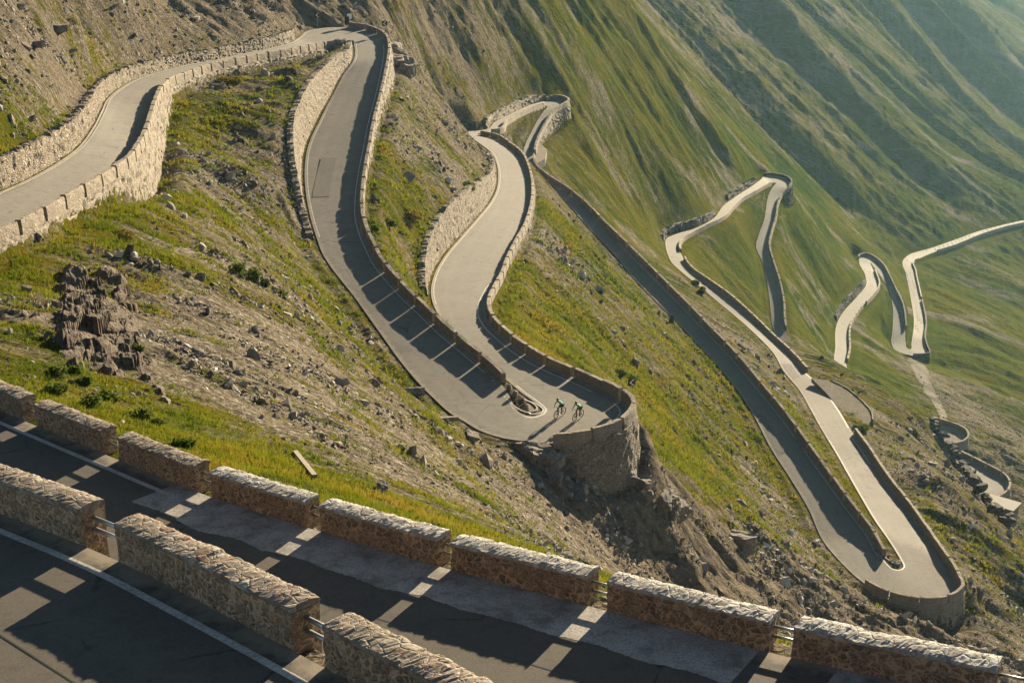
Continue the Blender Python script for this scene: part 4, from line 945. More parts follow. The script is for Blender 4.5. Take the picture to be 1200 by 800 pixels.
GV = np.stack([b0, b1, tp], 2).reshape(-1, 3); GF = np.arange(len(GV)).reshape(-1, 3)
me = mesh_from('grass_tufts', GV, None, GF, [M['grass']], False)
a = me.attributes.new('tone', 'FLOAT', 'POINT'); a.data.foreach_set('value', np.repeat(tone0, NB * 3).astype(np.float32))
tag(link('grass_tufts', me), kind='stuff')

#@THINGS
# ------------------------------------------------------------------ shrubs
def shrub(px, py, r, h, label, mat='shrub', seed=0, n=420):
    p = hitp(px, py)
    if p is None: return
    rg = np.random.default_rng(900 + seed); root = empty('shrub', p - np.array([0, 0, .05])); tag(root, label, 'shrub', 'shrubs on the slopes')
    k = rg.integers(3, 6); cen = np.stack([rg.uniform(-.5, .5, k) * r, rg.uniform(-.5, .5, k) * r, rg.uniform(.25, .6, k) * h], 1); rad = rg.uniform(.4, .65, k)
    c = rg.integers(0, k, n); dv = rg.normal(size=(n, 3)); dv /= np.linalg.norm(dv, axis=1)[:, None]; rr = rg.uniform(.35, 1.05, n) ** .6
    pos = cen[c] + dv * rr[:, None] * rad[c][:, None] * np.array([r, r, h * .8]); pos[:, 2] = np.maximum(pos[:, 2], .02)
    ls = rg.uniform(.06, .13, n) * max(.9, np.linalg.norm(p) / 95); u = rg.normal(size=(n, 3)); u /= np.linalg.norm(u, axis=1)[:, None]; v = np.cross(u, rg.normal(size=(n, 3))); v /= np.linalg.norm(v, axis=1)[:, None]
    Q4 = np.stack([pos - u * ls[:, None], pos + v * ls[:, None] * .5, pos + u * ls[:, None], pos - v * ls[:, None] * .5], 1).reshape(-1, 3)
    me = mesh_from('foliage', Q4, np.arange(n * 4).reshape(-1, 4), None, [M[mat]], False)
    tn = np.clip(rg.normal(.5, .22, n), 0, 1); a = me.attributes.new('tone', 'FLOAT', 'POINT'); a.data.foreach_set('value', np.repeat(tn, 4).astype(np.float32))
    link('foliage', me, root)
    mb = MB()
    for q in range(5): e = cen[q % k]; mb.tube([(0, 0, -.1), e * .5 + rg.normal(0, .04, 3), e], [.035, .025, .012], 5)
    mb.build('stem', M['stem'], root)
for k, a in enumerate([
 (270,97,1.9,1.0,'broad olive shrub just below the parapet of the upper left road','shrub_olive'),(143,278,1.0,.6,'low olive shrub on the grassy nose below the upper left road','shrub_olive'),
 (278,318,.7,.8,'green shrub at the top of the short shrub line on the scree','shrub'),(296,326,.8,.9,'largest green shrub in the short line on the scree slope','shrub'),(312,335,.6,.7,'third green shrub down the line on the scree slope','shrub'),(330,346,.6,.6,'lowest green shrub of the line on the scree slope','shrub'),
 (485,257,1.6,1.3,'round brown-green shrub between the first and second legs','shrub_olive'),(456,264,1.3,1.0,'green shrub left of the round brown-green one between the legs','shrub'),(437,270,.8,.6,'small shrub beside the wall of the first leg','shrub'),(550,222,1.6,1.0,'green shrub on pale scree above the second leg wall','shrub'),
 (70,440,.5,.55,'leafy shrub beside the rock outcrop foot, leftmost of three','shrub'),(88,436,.4,.45,'small shrub at the very foot of the rock outcrop','shrub'),(100,452,.45,.5,'shrub in the grass below the rock outcrop','shrub'),
 (66,462,.5,.6,'shrub behind the second lower row block from the left','shrub'),(105,476,.55,.6,'dense dark shrub on the verge behind the lower row blocks','shrub'),(128,470,.5,.5,'pale green shrub on the verge right of the dense dark one','shrub'),(160,492,.6,.5,'spreading shrub on the verge above the third lower row block','shrub'),(185,500,.45,.4,'low shrub right of the spreading verge shrub','shrub'),(215,523,.5,.4,'low verge shrub above the fourth lower row block','shrub'),
 (738,446,1.5,.9,'dark green shrub behind the white chevron sign','shrub'),(726,440,1.0,.7,'small dark shrub left of the chevron sign','shrub'),(470,530,.5,.4,'dwarf shrub on pale gravel below the first leg','shrub'),(815,334,1.0,1.3,'dark shrub on the bank left of the far descending road','shrub_olive'),(821,343,1.1,1.1,'second dark shrub just down the bank left of the far road','shrub_olive'),
 (1010,505,1.5,1.0,'pale green shrub at the end of the gravel pull-off','shrub'),(160,410,.4,.4,'shrub growing at the right foot of the rock outcrop','shrub')]):
    shrub(a[0], a[1], a[2], a[3], a[4], a[5], k)

# ------------------------------------------------------------------ boulders
def rock_mesh(dim, seed, sub=3, rough=.28, flat=True):
    bm = bmesh.new(); bmesh.ops.create_cube(bm, size=2); bmesh.ops.subdivide_edges(bm, edges=bm.edges[:], cuts=5, use_grid_fill=True)
    v = np.array([q.co[:] for q in bm.verts]); rg = np.random.default_rng(seed)
    for _ in range(7):      # cut with random planes -> facets
        nrm = rg.normal(size=3); nrm /= np.linalg.norm(nrm); dd = rg.uniform(.62, .95); ex = np.maximum(v @ nrm - dd, 0); v -= ex[:, None] * nrm
    v += rough * .35 * np.stack([pnoise(v[:, 0] * 2 + seed, v[:, 1] * 2 + v[:, 2] * 3, seed % 9 + k) for k in range(3)], 1)
    v *= np.asarray(dim) * .5
    f = np.array([[q.index for q in p.verts] for p in bm.faces]); bm.free(); return v, f
def boulder(px, py, dim, label, seed, mat='rock', rz=0.0, tilt=(0, 0), name='boulder', group='boulders on the slopes', cat='boulder'):
    p = hitp(px, py)
    if p is None: return
    v, f = rock_mesh(dim, seed); o = link(name, mesh_from(name, v, f, None, [M[mat]], False), None, p + np.array([0, 0, dim[2] * .22])); o.rotation_euler = (tilt[0], tilt[1], rz)
    return tag(o, label, cat, group)
for a in [(68,38,(1.6,1.1,1.1),'pale boulder casting a shadow on the scree at the top left',1),(82,62,(2.0,.6,.4),'long flat pale slab on the hillside at the top left',2),(42,54,(1.8,.9,.7),'dark boulder near the upper left corner of the hillside',3),(131,17,(.8,.7,.6),'small white boulder high on the top left scree',4),
 (870,643,(2.6,1.9,2.0),'round brown boulder stuck in the dark eroded slope',5),(677,583,(2.6,1.3,.8),'brown slab lying at the foot of the tall bastion',6),(486,461,(1.6,.8,.7),'white rock on the grass edge below the first leg',7),(522,492,(1.9,.6,.4),'flat white slab beside the road edge near the cyclists bend',8),(553,515,(1.3,1.0,.9),'dark grey rock below the road edge left of the bastion',9),
 (448,575,(.6,.4,.35),'small grey rock on gravel behind the lower row of blocks',10),(222,357,(.5,.45,.35),'grey stone lying above the scree slope right of the rock outcrop',11),(30,342,(.9,.6,.4),'pale rounded stone left of the rock outcrop',12),(436,448,(1.0,.7,.5),'pale rock halfway down the gravel slope',13),(720,512,(1.0,.9,.7),'rock at the outer foot of the bastion',14),(1000,478,(1.0,.6,.4),'low stone beside the gravel pull-off',15),(1065,505,(2.2,1.2,.9),'pale boulder at the edge of the dark gully by the hut',16),(1090,545,(1.8,1.2,.8),'pale slab below the rubble wall',17),(195,470,(.5,.4,.3),'white stone lying in the gully below the scree',18)]:
    boulder(a[0], a[1], a[2], a[3], a[4], rz=random.uniform(0, 3), tilt=(random.uniform(-.3, .3), random.uniform(-.3, .3)))
# timbers
def timber(p0, p1, r, label):
    a, b = hitp(*p0), hitp(*p1); c = (a + b) / 2 + np.array([0, 0, r + .05]); mb = MB(); d = (b - a) / 2; L = np.linalg.norm(d); x_ = d / L; y_ = np.cross([0, 0, 1.0], x_); y_ /= np.linalg.norm(y_); z_ = np.cross(x_, y_)
    mb.box((0, 0, 0), (L, r * 1.3, r * .8), (x_, y_, z_)); o = mb.build('timber_beam', M['wood'], None, False, None, c); tag(o, label, 'timber beam')
timber((346, 532), (369, 561), .07, 'pale timber beam leaning on the grassy slope behind the lower row')
timber((646, 564), (658, 571), .16, 'whitish beam lying in the shade at the foot of the bastion')
# rocky outcrop above the lower road: tilted slabs
def ledge(top, bot, half, label, mat, seed, hmax=.58, per=1.25):
    """fractured ledge lying in the slope: slabs split by steep joints running down the slope"""
    A, B = hitp(*top), hitp(*bot); d_ = (B - A)[:2]; L = np.linalg.norm(d_); d_ /= L; c_ = np.array([-d_[1], d_[0]]); nu, nv = 150, 130
    u = np.linspace(-.12, 1.12, nu); v = np.linspace(-1.15, 1.15, nv); U_, V_ = np.meshgrid(u, v, indexing='ij')
    X = A[0] + d_[0] * U_ * L + c_[0] * V_ * half; Y = A[1] + d_[1] * U_ * L + c_[1] * V_ * half; S_ = U_ * L; C_ = V_ * half
    # blocks: nearest of scattered, elongated cells; every block a tilted facet of its own height
    rg = np.random.default_rng(seed); nc = 95; cu = rg.uniform(-.1, 1.1, nc) * L; cv = rg.uniform(-1.1, 1.1, nc) * half; hh = rg.uniform(.05, 1.0, nc) ** 1.3; tu = rg.normal(0, .12, nc); tv = rg.normal(.16, .22, nc)
    sk_ = C_ + .22 * S_; D_ = np.sqrt(((S_[..., None] - cu) / 2.1) ** 2 + ((sk_[..., None] - cv - .22 * cu) / .72) ** 2); o_ = np.argpartition(D_, 1, axis=-1); k1 = np.argmin(D_, axis=-1); Ds = np.sort(D_, axis=-1); gapd = Ds[..., 1] - Ds[..., 0]
    h = hmax * hh[k1] + tu[k1] * (S_ - cu[k1]) + tv[k1] * (sk_ - cv[k1] - .22 * cu[k1]) - .22 * sstep(.10, .0, gapd) + .05 * fbm(S_ * 2.1, C_ * 3.4, 4, 77, .6)
    edge = np.minimum(np.minimum(U_ + .06, 1.06 - U_) / .16, (1.05 - np.abs(V_)) / .34) + 1.3 * pnoise(S_ * .55, C_ * .6, 12); mk = sstep(-.1, 1.2, edge)
    Z = ground(X, Y) + (h + .12) * mk - .35 * (1 - mk); P_ = np.stack([X, Y, Z], -1).reshape(-1, 3); i_ = np.arange(nu * nv).reshape(nu, nv)
    q = np.stack([i_[:-1, :-1], i_[1:, :-1], i_[1:, 1:], i_[:-1, 1:]], -1).reshape(-1, 4); c0 = (A + B) / 2
    return tag(link('rock_outcrop', mesh_from('rock_outcrop', P_ - c0, q, None, [M[mat]], False), None, c0), label, 'rock outcrop')
ledge((108, 322), (124, 438), 2.1, 'fractured reddish-brown rock ledge on the slope above the lower road', 'redrock', 5)
def cragmass(name, pl, n, smin, smax, label, cat, mat, seed, up_=.5):
    rg = np.random.default_rng(seed); P_ = [hitp(*q) for q in pl]; P_ = np.array([p for p in P_ if p is not None]); s_ = np.concatenate([[0], np.cumsum(np.linalg.norm(np.diff(P_, axis=0), axis=1))]); mb = MB(); c0 = P_[len(P_) // 2]
    for k in range(n):
        t = rg.uniform(0, s_[-1]); p = np.array([np.interp(t, s_, P_[:, c]) for c in range(3)]); z_ = rg.uniform(smin, smax); v, f = rock_mesh((z_ * rg.uniform(.9, 1.6), z_, z_ * rg.uniform(.7, 1.2)), seed + k); a_ = rg.uniform(0, 6.28); ca, sa = math.cos(a_), math.sin(a_)
        v = np.stack([v[:, 0] * ca - v[:, 1] * sa, v[:, 0] * sa + v[:, 1] * ca, v[:, 2]], 1); mb.add(v + p - c0 + np.array([rg.normal(0, smin * .5), rg.normal(0, smin * .5), rg.uniform(0, up_) * smax]), f)
    return tag(mb.build(name, M[mat], None, False, None, c0), label, cat)
cragmass('rubble_wall', [(1090,497),(1100,510),(1108,522),(1117,537),(1128,555),(1142,575),(1158,595),(1180,618)], 150, .7, 1.9, 'jagged dark rubble wall running down to the stone hut', 'rubble wall', 'darkwall', 300, 1.1)
cragmass('rock_outcrop', [(612,524),(625,533),(640,545),(650,560)], 40, .5, 1.4, 'dark broken rocks under the road edge left of the bastion', 'rock outcrop', 'rock', 500, .3)
cragmass('rock_outcrop', [(740,560),(752,575),(770,590),(795,605)], 36, .6, 1.8, 'dark jagged rocks on the eroded slope right of the bastion', 'rock outcrop', 'rock', 560, .3)
cragmass('rock_outcrop', [(462,62),(470,80),(480,95)], 26, .7, 2.2, 'rocky crag beside the wall of the top hairpin', 'rock outcrop', 'rock', 620, .5)

# ------------------------------------------------------------------ lay-bys, kerbs, island
def poly_sheet(name, poly, z, mat, skirt=.7):
    P_ = np.array([at_z(x, y, z) for x, y in poly]); n = len(P_); c = P_.mean(0); lo = P_ - np.array([0, 0, skirt])
    Vv = np.concatenate([P_, lo, c[None]]); T_3 = [(2 * n, i, (i + 1) % n) for i in range(n)]; Qs = [(i, n + i, n + (i + 1) % n, (i + 1) % n) for i in range(n)]
    return tag(link(name, mesh_from(name, Vv, np.array(Qs), np.array(T_3), [M[mat]], False)), kind='structure')
def ground_ribbon(name, L_, R_, mat, ncol=4, per=4):
    def up_(a_): a_ = np.array(a_, float); xi = np.linspace(0, len(a_) - 1, (len(a_) - 1) * per + 1); return np.stack([np.interp(xi, np.arange(len(a_)), a_[:, c]) for c in (0, 1)], 1)
    L_, R_ = up_(L_), up_(R_); V3 = []; ok = True
    for f in np.linspace(0, 1, ncol + 1):
        for a_, b_ in zip(L_, R_): V3.append(hitp(*(a_ * (1 - f) + b_ * f)) + np.array([0, 0, .07]))
    n = len(L_); i = np.arange(n - 1); q = np.concatenate([np.stack([c * n + i, (c + 1) * n + i, (c + 1) * n + i + 1, c * n + i + 1], 1) for c in range(ncol)])
    return tag(link(name, mesh_from(name, np.array(V3), q, None, [M[mat]])), kind='structure')
ground_ribbon('gravel_track', [(1062,419),(1067,427),(1071,435),(1074,443),(1081,452),(1083,460),(1091,468),(1095,475),(1100,485),(1103,495)], [(1079,420),(1083,427),(1088,436),(1087,444),(1093,452),(1095,460),(1101,467),(1104,475),(1109,485),(1112,497)], 'dirt')
def zroad(u): return float(np.interp(u, MAIN.U, MAIN.E[0][:, 2]))
zl = zroad(S['leg4'] + 6.3) - .02
poly_sheet('gravel_pull_off', [(951,443),(975,446),(990,455),(1006,468),(1019,482),(1021,492),(1013,503),(1004,511),(990,487),(970,462)], zl, 'gravel_brown')
zl2 = zroad(S['leg7']) - .3
poly_sheet('gravel_lay_by', [(1100,496),(1110,499),(1124,503),(1131,510),(1130,517),(1117,522),(1108,520)], zl2 + .25, 'gravel', 2.0)
poly_sheet('gravel_lay_by', [(627,175),(634,169),(641,175),(639,186),(625,194),(622,190)], zroad(S['leg3'] + 4.3) - .03, 'gravel', 1.5)
def poly_wall(name, pxs, z, H, T, mat, label, cat, lo=-1.5, n=6, seed=40):
    P_ = np.array([at_z(x, y, z) for x, y in pxs]); P_ = np.array([cr(P_, i, k / n) for i in range(len(P_) - 1) for k in range(n)] + [P_[-1]])
    Tg = np.gradient(P_[:, :2], axis=0); Nn = np.stack([-Tg[:, 1], Tg[:, 0]], 1); Nn /= np.linalg.norm(Nn, axis=1)[:, None]
    Vv, Q_, Tt = loft(P_, Nn, [(0, lo), (0, H * .6), (.03, H), (T - .03, H), (T, H * .6), (T + .05, lo)], .03, seed); c = P_[len(P_) // 2]
    return tag(link(name, mesh_from(name, Vv - c, Q_, Tt, [M[mat]], False), None, c), label, cat)
poly_wall('kerb_wall', [(973,446),(990,454),(1006,467),(1020,482),(1022,492)], zl, .14, .25, 'rock', 'low stone kerb round the gravel pull-off', 'kerb wall', seed=41)
poly_wall('parapet_wall', [(1100,495),(1108,497.5),(1122,502),(1131,508),(1133,514),(1129,519),(1117,523)], zl2 + .25, 1.0, .5, 'parapet', 'curved parapet round the small gravel bulge above the stone hut', 'parapet wall', lo=-1.6, seed=42)
zi = zroad(S['h2'] + 8)
isl = [(601.5,473),(606,470.5),(614,470),(622,472.5),(628,476.5),(630.5,480),(628,483),(620,484.5),(611,482.5),(604,478)]
Pi = np.array([at_z(x, y, zi) for x, y in isl]); Pi = np.array([cr(Pi[np.r_[-1, 0:len(Pi), 0, 1]], i + 1, k / 4) for i in range(len(Pi)) for k in range(4)]); ci = Pi.mean(0); n = len(Pi)
def ring(s_, z_): return np.concatenate([(Pi[:, :2] - ci[:2]) * s_, np.full((n, 1), z_)], 1)
root = empty('traffic_island', ci); tag(root, 'small kerbed gravel island at the cyclists bend beside three bollards', 'traffic island')
mb = MB(); rs = [ring(1.0, -.1), ring(1.0, .15), ring(.86, .17), ring(.84, .05)]; i = np.arange(n)
mb.add(np.concatenate(rs), np.concatenate([np.stack([a * n + i, a * n + (i + 1) % n, (a + 1) * n + (i + 1) % n, (a + 1) * n + i], 1) for a in range(3)])); mb.build('kerb', M['concrete'], root, False)
mb = MB(); mb.add(np.concatenate([ring(.85, .07), [[0, 0, .14]]]), None, [(n, a, (a + 1) % n) for a in range(n)]); mb.build('gravel_fill', M['gravel'], root, False)
def px_line(name, pxs, z, wd_, mat):
    P_ = np.array([at_z(x, y, z) for x, y in pxs]); P_ = np.array([cr(P_, i, k / 6) for i in range(len(P_) - 1) for k in range(6)] + [P_[-1]]); Tg = np.gradient(P_[:, :2], axis=0); Nn = np.stack([-Tg[:, 1], Tg[:, 0]], 1); Nn /= np.linalg.norm(Nn, axis=1)[:, None]; N3 = np.concatenate([Nn, np.zeros((len(Nn), 1))], 1) * wd_ / 2
    n = len(P_); i = np.arange(n - 1); mb = MB(); Vv = np.concatenate([P_ + N3, P_ - N3]); Vv[:, 2] = np.concatenate([fan_road(P_)] * 2) + .012; mb.add(Vv, np.stack([i, i + 1, n + i + 1, n + i], 1)); tag(mb.build(name, mat, None, False), kind='structure')
def fan_road(P_):
    C_ = np.concatenate([MAIN.E[0], MAIN.E[1]]); return np.array([C_[np.argmin(np.linalg.norm(C_[:, :2] - p[:2], axis=1)), 2] for p in P_])
px_line('island_edge_line', [(577,452),(584,461),(593,471),(603,479.5),(613,484.5),(624,486),(634,483.5),(636.5,479),(633,474.5),(626,470),(617,466),(610,462)], zi, .12, M['line'])
for k, (bx_, by_, h_, lab) in enumerate([(588.5,452.5,.80,'first rough stone bollard, next to the end of the parapet row'),(596.5,461,.85,'middle one of three rough stone bollards before the island'),(603.5,468.5,.85,'stone bollard touching the gravel island')]):
    p = at_z(bx_, by_, zi); root_m = []; mbb = MB(); rr_ = [.26, .25, .23, .21, .17, .06]; hh_ = [-.3, .1, h_ * .5, h_ * .8, h_ * .96, h_]
    rg = np.random.default_rng(k); Vv = []; m = 9
    for r_, z_ in zip(rr_, hh_):
        for q in range(m): a_ = 6.283 * q / m; jj = 1 + rg.normal(0, .07); Vv.append((math.cos(a_) * r_ * jj, math.sin(a_) * r_ * jj, z_ + rg.normal(0, .015)))
    Vv.append((0, 0, h_ + .02)); Qs = [(a * m + q, a * m + (q + 1) % m, (a + 1) * m + (q + 1) % m, (a + 1) * m + q) for a in range(5) for q in range(m)]; Ts = [(54, 45 + q, 45 + (q + 1) % m) for q in range(m)]
    mbb.add(Vv, Qs, Ts); tag(mbb.build('stone_bollard', M['parapet'], None, False, None, p), lab, 'bollard', 'bollards at the island')
# kerb at the lower hairpin tip
zi4 = zroad(S['h4'] + 5)
poly_wall('kerb_stone', [(1034,651),(1039,656.5),(1045,660.5),(1051,662.5),(1055,661.5),(1055,657)], zi4, .22, .2, 'concrete', 'pale kerb at the tip of the grass strip in the lower hairpin', 'kerb', lo=-.3, seed=43)

# ------------------------------------------------------------------ stone hut by the rubble wall
ph = hitp(1172, 604); root = empty('stone_hut', ph, math.radians(-38)); tag(root, 'small flat-roofed stone hut at the foot of the rubble wall', 'hut')
mb = MB(); mb.box((0, 0, .3), (2.3, 1.5, 1.9)); mb.build('wall', M['drystone'], root, False)
mb = MB(); mb.box((0, 0, 2.30), (2.6, 1.8, .11)); mb.build('roof', M['concrete'], root, False)
mb = MB(); mb.box((.5, -1.52, .9), (.4, .03, .85)); mb.build('door', M['wood'], root, False)

# ------------------------------------------------------------------ signs
def post(mb, h, r=.03): mb.tube([(0, 0, -.4), (0, 0, h)], r, 8)
def chevron(p, rz, label, sz=.36, h=1.5):
    root = empty('chevron_sign', p, rz); tag(root, label, 'road sign', 'chevron signs at the bends')
    mb = MB(); post(mb, h); mb.build('post', M['steel'], root, False)
    mb = MB(); mb.box((0, -.05, h), (sz, .015, sz)); mb.build('board', M['board_black'], root, False)
    mb = MB(); w_ = sz * .30
    for sg in (1, -1):
        a_ = np.array([-sz * .62, -.07, h]); b_ = np.array([sz * .45, -.07, h + sg * sz * .86]); Vv = [a_ + [0, 0, 0], a_ + [w_ * 1.5, 0, 0], b_ + [w_ * 1.2, 0, 0], b_]; Vv += [q + np.array([0, .012, 0]) for q in Vv]
        mb.add(Vv, [(0, 1, 2, 3), (7, 6, 5, 4), (0, 4, 5, 1), (1, 5, 6, 2), (2, 6, 7, 3), (3, 7, 4, 0)])
    mb.build('chevron', M['board_white'], root, False)
def outer(u, e, off, dz=0): 
    k = uidx(MAIN, u); p = MAIN.E[e][k].copy(); p[:2] += MAIN.N[e][k] * off; p[2] += dz; return p
chevron(outer(S['h2'] + 11.2, 1, .85, -.2), math.radians(8), 'white chevron sign behind the outer parapet of the cyclists bend', .30, 1.75)
chevron(outer(S['h1'] + 1.4, 0, .9), math.radians(-5), 'small chevron sign on the left above the top hairpin wall', .38, 1.9)
chevron(outer(S['h1'] + 5.3, 0, .9), math.radians(10), 'small chevron sign at the right shoulder of the top hairpin', .38, 1.7)
def plate_sign(p, rz, label, h, wd_, ht, mat):
    root = empty('road_sign', p, rz); tag(root, label, 'road sign'); mb = MB(); post(mb, h + ht); mb.build('post', M['steel'], root, False)
    mb = MB(); mb.box((0, -.05, h + ht * .5), (wd_ / 2, .02, ht / 2)); mb.build('plate', M[mat], root, False)
plate_sign(outer(S['h1'] + 2.9, 0, -.5), 0, 'dark tall sign standing inside the top hairpin wall', .5, .7, 1.3, 'board_black')
plate_sign(outer(S['h1'] + 2.65, 0, .9), .4, 'small white sign beside the dark sign at the top hairpin', 1.2, .7, .8, 'board_white')
plate_sign(outer(S['h1'] + 4.0, 0, .7), .4, 'thin grey post sign on the top hairpin wall', 1.0, .3, .5, 'sign_grey')

#@CYCLISTS
# ------------------------------------------------------------------ cyclists
def skin_mesh(name, verts, edges, mat, parent, levels=2):
    """verts: (x,y,z,r); a skin surface along the skeleton, baked to a plain mesh"""
    me = bpy.data.meshes.new(name); me.from_pydata([v[:3] for v in verts], edges, []); o = bpy.data.objects.new(name + '_tmp', me); COL.objects.link(o)
    m = o.modifiers.new('s', 'SKIN'); m.use_smooth_shade = True; m.branch_smoothing = .6
    sv = me.skin_vertices[0].data if me.skin_vertices else None
    if sv is None:
        bm = bmesh.new(); bm.from_mesh(me); bm.verts.layers.skin.verify(); bm.to_mesh(me); bm.free(); sv = me.skin_vertices[0].data
    for i, v in enumerate(verts): sv[i].radius = (v[3], v[3]); sv[i].use_root = (i == 0)
    s2 = o.modifiers.new('u', 'SUBSURF'); s2.levels = levels; s2.render_levels = levels
    dg = bpy.context.evaluated_depsgraph_get(); dg.update(); out = bpy.data.meshes.new_from_object(o.evaluated_get(dg)); out.name = name
    bpy.data.objects.remove(o); out.materials.clear(); out.materials.append(M[mat])
    for p in out.polygons: p.use_smooth = True
    return link(name, out, parent)
def bicycle(p, rz, label, fmat):
    root = empty('bicycle', p, rz); tag(root, label, 'bicycle', 'bicycles of the two cyclists'); R = .338
    for hx, nm in ((-.47, 'wheel'), (.53, 'wheel')):
        mb = MB(); mb.torus((hx, 0, R), (0, 1, 0), R - .045, .026, 28, 6); mb.tube([(hx, -.05, R), (hx, .05, R)], .022, 8)
        for k in range(14): a_ = 6.283 * k / 14; mb.tube([(hx, .02 * (-1) ** k, R), (hx + math.cos(a_) * (R - .035), 0, R + math.sin(a_) * (R - .035))], .0025, 3, False)
        w_ = mb.build('wheel', M['black'], root); mb = MB(); mb.torus((hx, 0, R), (0, 1, 0), R - .016, .021, 28, 8); mb.build('tyre', M['tyre'], w_)
    bb, st, hd, hl = (-.05, 0, .275), (-.20, 0, .80), (.36, 0, .86), (.40, 0, .72)
    mb = MB(); rh, fh = (-.47, 0, R), (.53, 0, R)
    mb.tube([bb, (-.23, 0, .90)], .017); mb.tube([bb, hl], .021); mb.tube([st, hd], .017); mb.tube([(.35, 0, .90), hl], .02)
    for sy in (.06, -.06): mb.tube([bb, (-.47, sy, R)], .011); mb.tube([(-.2, 0, .78), (-.47, sy, R)], .009); mb.tube([(.40, sy * .5, .72), (.46, sy, .55), (.53, sy, R)], .012)
    mb.build('frame', M[fmat], root)
    mb = MB(); mb.tube([(-.36, 0, .945), (-.22, 0, .95), (-.10, 0, .94)], [.065, .05, .022], 8); mb.build('saddle', M['black'], root)
    mb = MB(); mb.tube([(.35, 0, .92), (.43, 0, .95)], .016); mb.tube([(.43, -.2, .95), (.43, .2, .95)], .014)
    for sy in (.2, -.2): mb.tube([(.43, sy, .95), (.52, sy, .955), (.55, sy, .90), (.51, sy, .83), (.43, sy, .82)], .015)
    mb.build('handlebar', M['black'], root)
    mb = MB(); mb.torus((-.05, -.05, .275), (0, 1, 0), .09, .006, 18, 5)
    mb.tube([(-.05, -.07, .275), (.10, -.08, .20)], .012); mb.tube([(-.05, .07, .275), (-.20, .08, .35)], .012); mb.tube([(.10, -.08, .20), (.10, -.17, .20)], .02); mb.tube([(-.20, .08, .35), (-.20, .17, .35)], .02)
    mb.tube([(-.05, -.055, .36), (-.47, -.055, .37)], .004, 4); mb.tube([(-.05, -.055, .19), (-.47, -.055, .31)], .004, 4)
    mb.build('crankset', M['steel'], root)
    return root
def cyclist(p, rz, label, jersey, lean):
    root = empty('person', p, rz); tag(root, label, 'person', 'two cyclists'); s = lean
    hip = (-.24, 0, 1.0); ch = (.12 + s * .3, 0, 1.33 - s); ne = (.25 + s * .35, 0, 1.43 - s); hx, hz_ = .36 + s * .35, 1.55 - s
    Vb = [hip + (.135,), (-.06 + s * .1, 0, 1.19 - s * .5, .125), ch + (.15,), ne + (.062,), (hx - .04, 0, hz_ - .05, .075), (hx, 0, hz_ + .03, .095), (hx - .02, 0, hz_ + .11, .075)]
    Eb = [(0, 1), (1, 2), (2, 3), (3, 4), (4, 5), (5, 6)]
    def add(v, par): Vb.append(v); Eb.append((par, len(Vb) - 1)); return len(Vb) - 1
    for sy in (1, -1):
        a_ = add((ch[0] + .06, sy * .18, ch[2] + .04, .062), 2); b_ = add((.36 + s * .2, sy * .24, 1.16 - s * .6, .042), a_); c_ = add((.49, sy * .205, .985, .026), b_)
        h_ = add((.525, sy * .20, .965, .03), c_)
        for q, (fx, fy, L) in enumerate(((.03, .018, .05), (.034, .006, .058), (.034, -.006, .054), (.028, -.018, .045))):
            f1 = add((.525 + fx, sy * .20 + fy, .955, .011), h_); f2 = add((.525 + fx + .012, sy * .20 + fy, .93, .010), f1); add((.525 + fx - .01, sy * .20 + fy, .905, .009), f2)
        t1 = add((.53, sy * .165, .955, .012), h_); add((.545, sy * .158, .93, .010), t1)
    # legs: right foot down and forward, left foot up and back
    for sy, kx, kz, fx, fz in ((-1, .13, .68, .10, .25), (1, .05, .80, -.20, .40)):
        t_ = add((-.20, sy * .10, .96, .095), 0); k_ = add((kx, sy * .12, kz, .062), t_); cf = add((kx * .55 + fx * .45 - .05, sy * .125, kz * .6 + fz * .4, .055), k_); an = add((fx - .07, sy * .13, fz + .08, .036), cf); add((fx + .08, sy * .13, fz + .01, .034), an)
    skin_mesh('body', Vb, Eb, 'skin', root)
    mb = MB(); mb.tube([(hx + .085, 0, hz_ + .045), (hx + .115, 0, hz_ + .015)], [.010, .014], 6); mb.tube([(hx + .085, -.02, hz_ - .025), (hx + .085, .02, hz_ - .025)], .007, 6)
    for sy in (1, -1): mb.tube([(hx, sy * .092, hz_ + .03), (hx - .01, sy * .105, hz_ + .035)], .02, 6)
    mb.build('face', M['skin'], root)
    mb = MB(); mb.tube([(hx + .085, -.07, hz_ + .055), (hx + .10, 0, hz_ + .055), (hx + .085, .07, hz_ + .055)], .018, 6); mb.build('sunglasses', M['black'], root)
    Vj = [(-.20, 0, 1.05, .145), (-.06 + s * .1, 0, 1.19 - s * .5, .138), (ch[0], 0, ch[2], .165), (ne[0] - .02, 0, ne[2] - .02, .085)]; Ej = [(0, 1), (1, 2), (2, 3)]
    for sy in (1, -1): Vj.append((ch[0] + .06, sy * .18, ch[2] + .04, .078)); Ej.append((2, len(Vj) - 1)); Vj.append((.27 + s * .2, sy * .22, 1.27 - s * .6, .066)); Ej.append((len(Vj) - 2, len(Vj) - 1))
    skin_mesh('jersey', Vj, Ej, jersey, root)
    Vs = [(-.24, 0, 1.0, .148)]; Es = []
    for sy, kx, kz in ((-1, .13, .68), (1, .05, .80)): Vs.append((-.20, sy * .10, .96, .108)); Es.append((0, len(Vs) - 1)); Vs.append((-.20 * .3 + kx * .7, sy * .118, .96 * .3 + kz * .7, .082)); Es.append((len(Vs) - 2, len(Vs) - 1))
    skin_mesh('shorts', Vs, Es, 'black', root)
    mb = MB(); Vv = []; m = 12
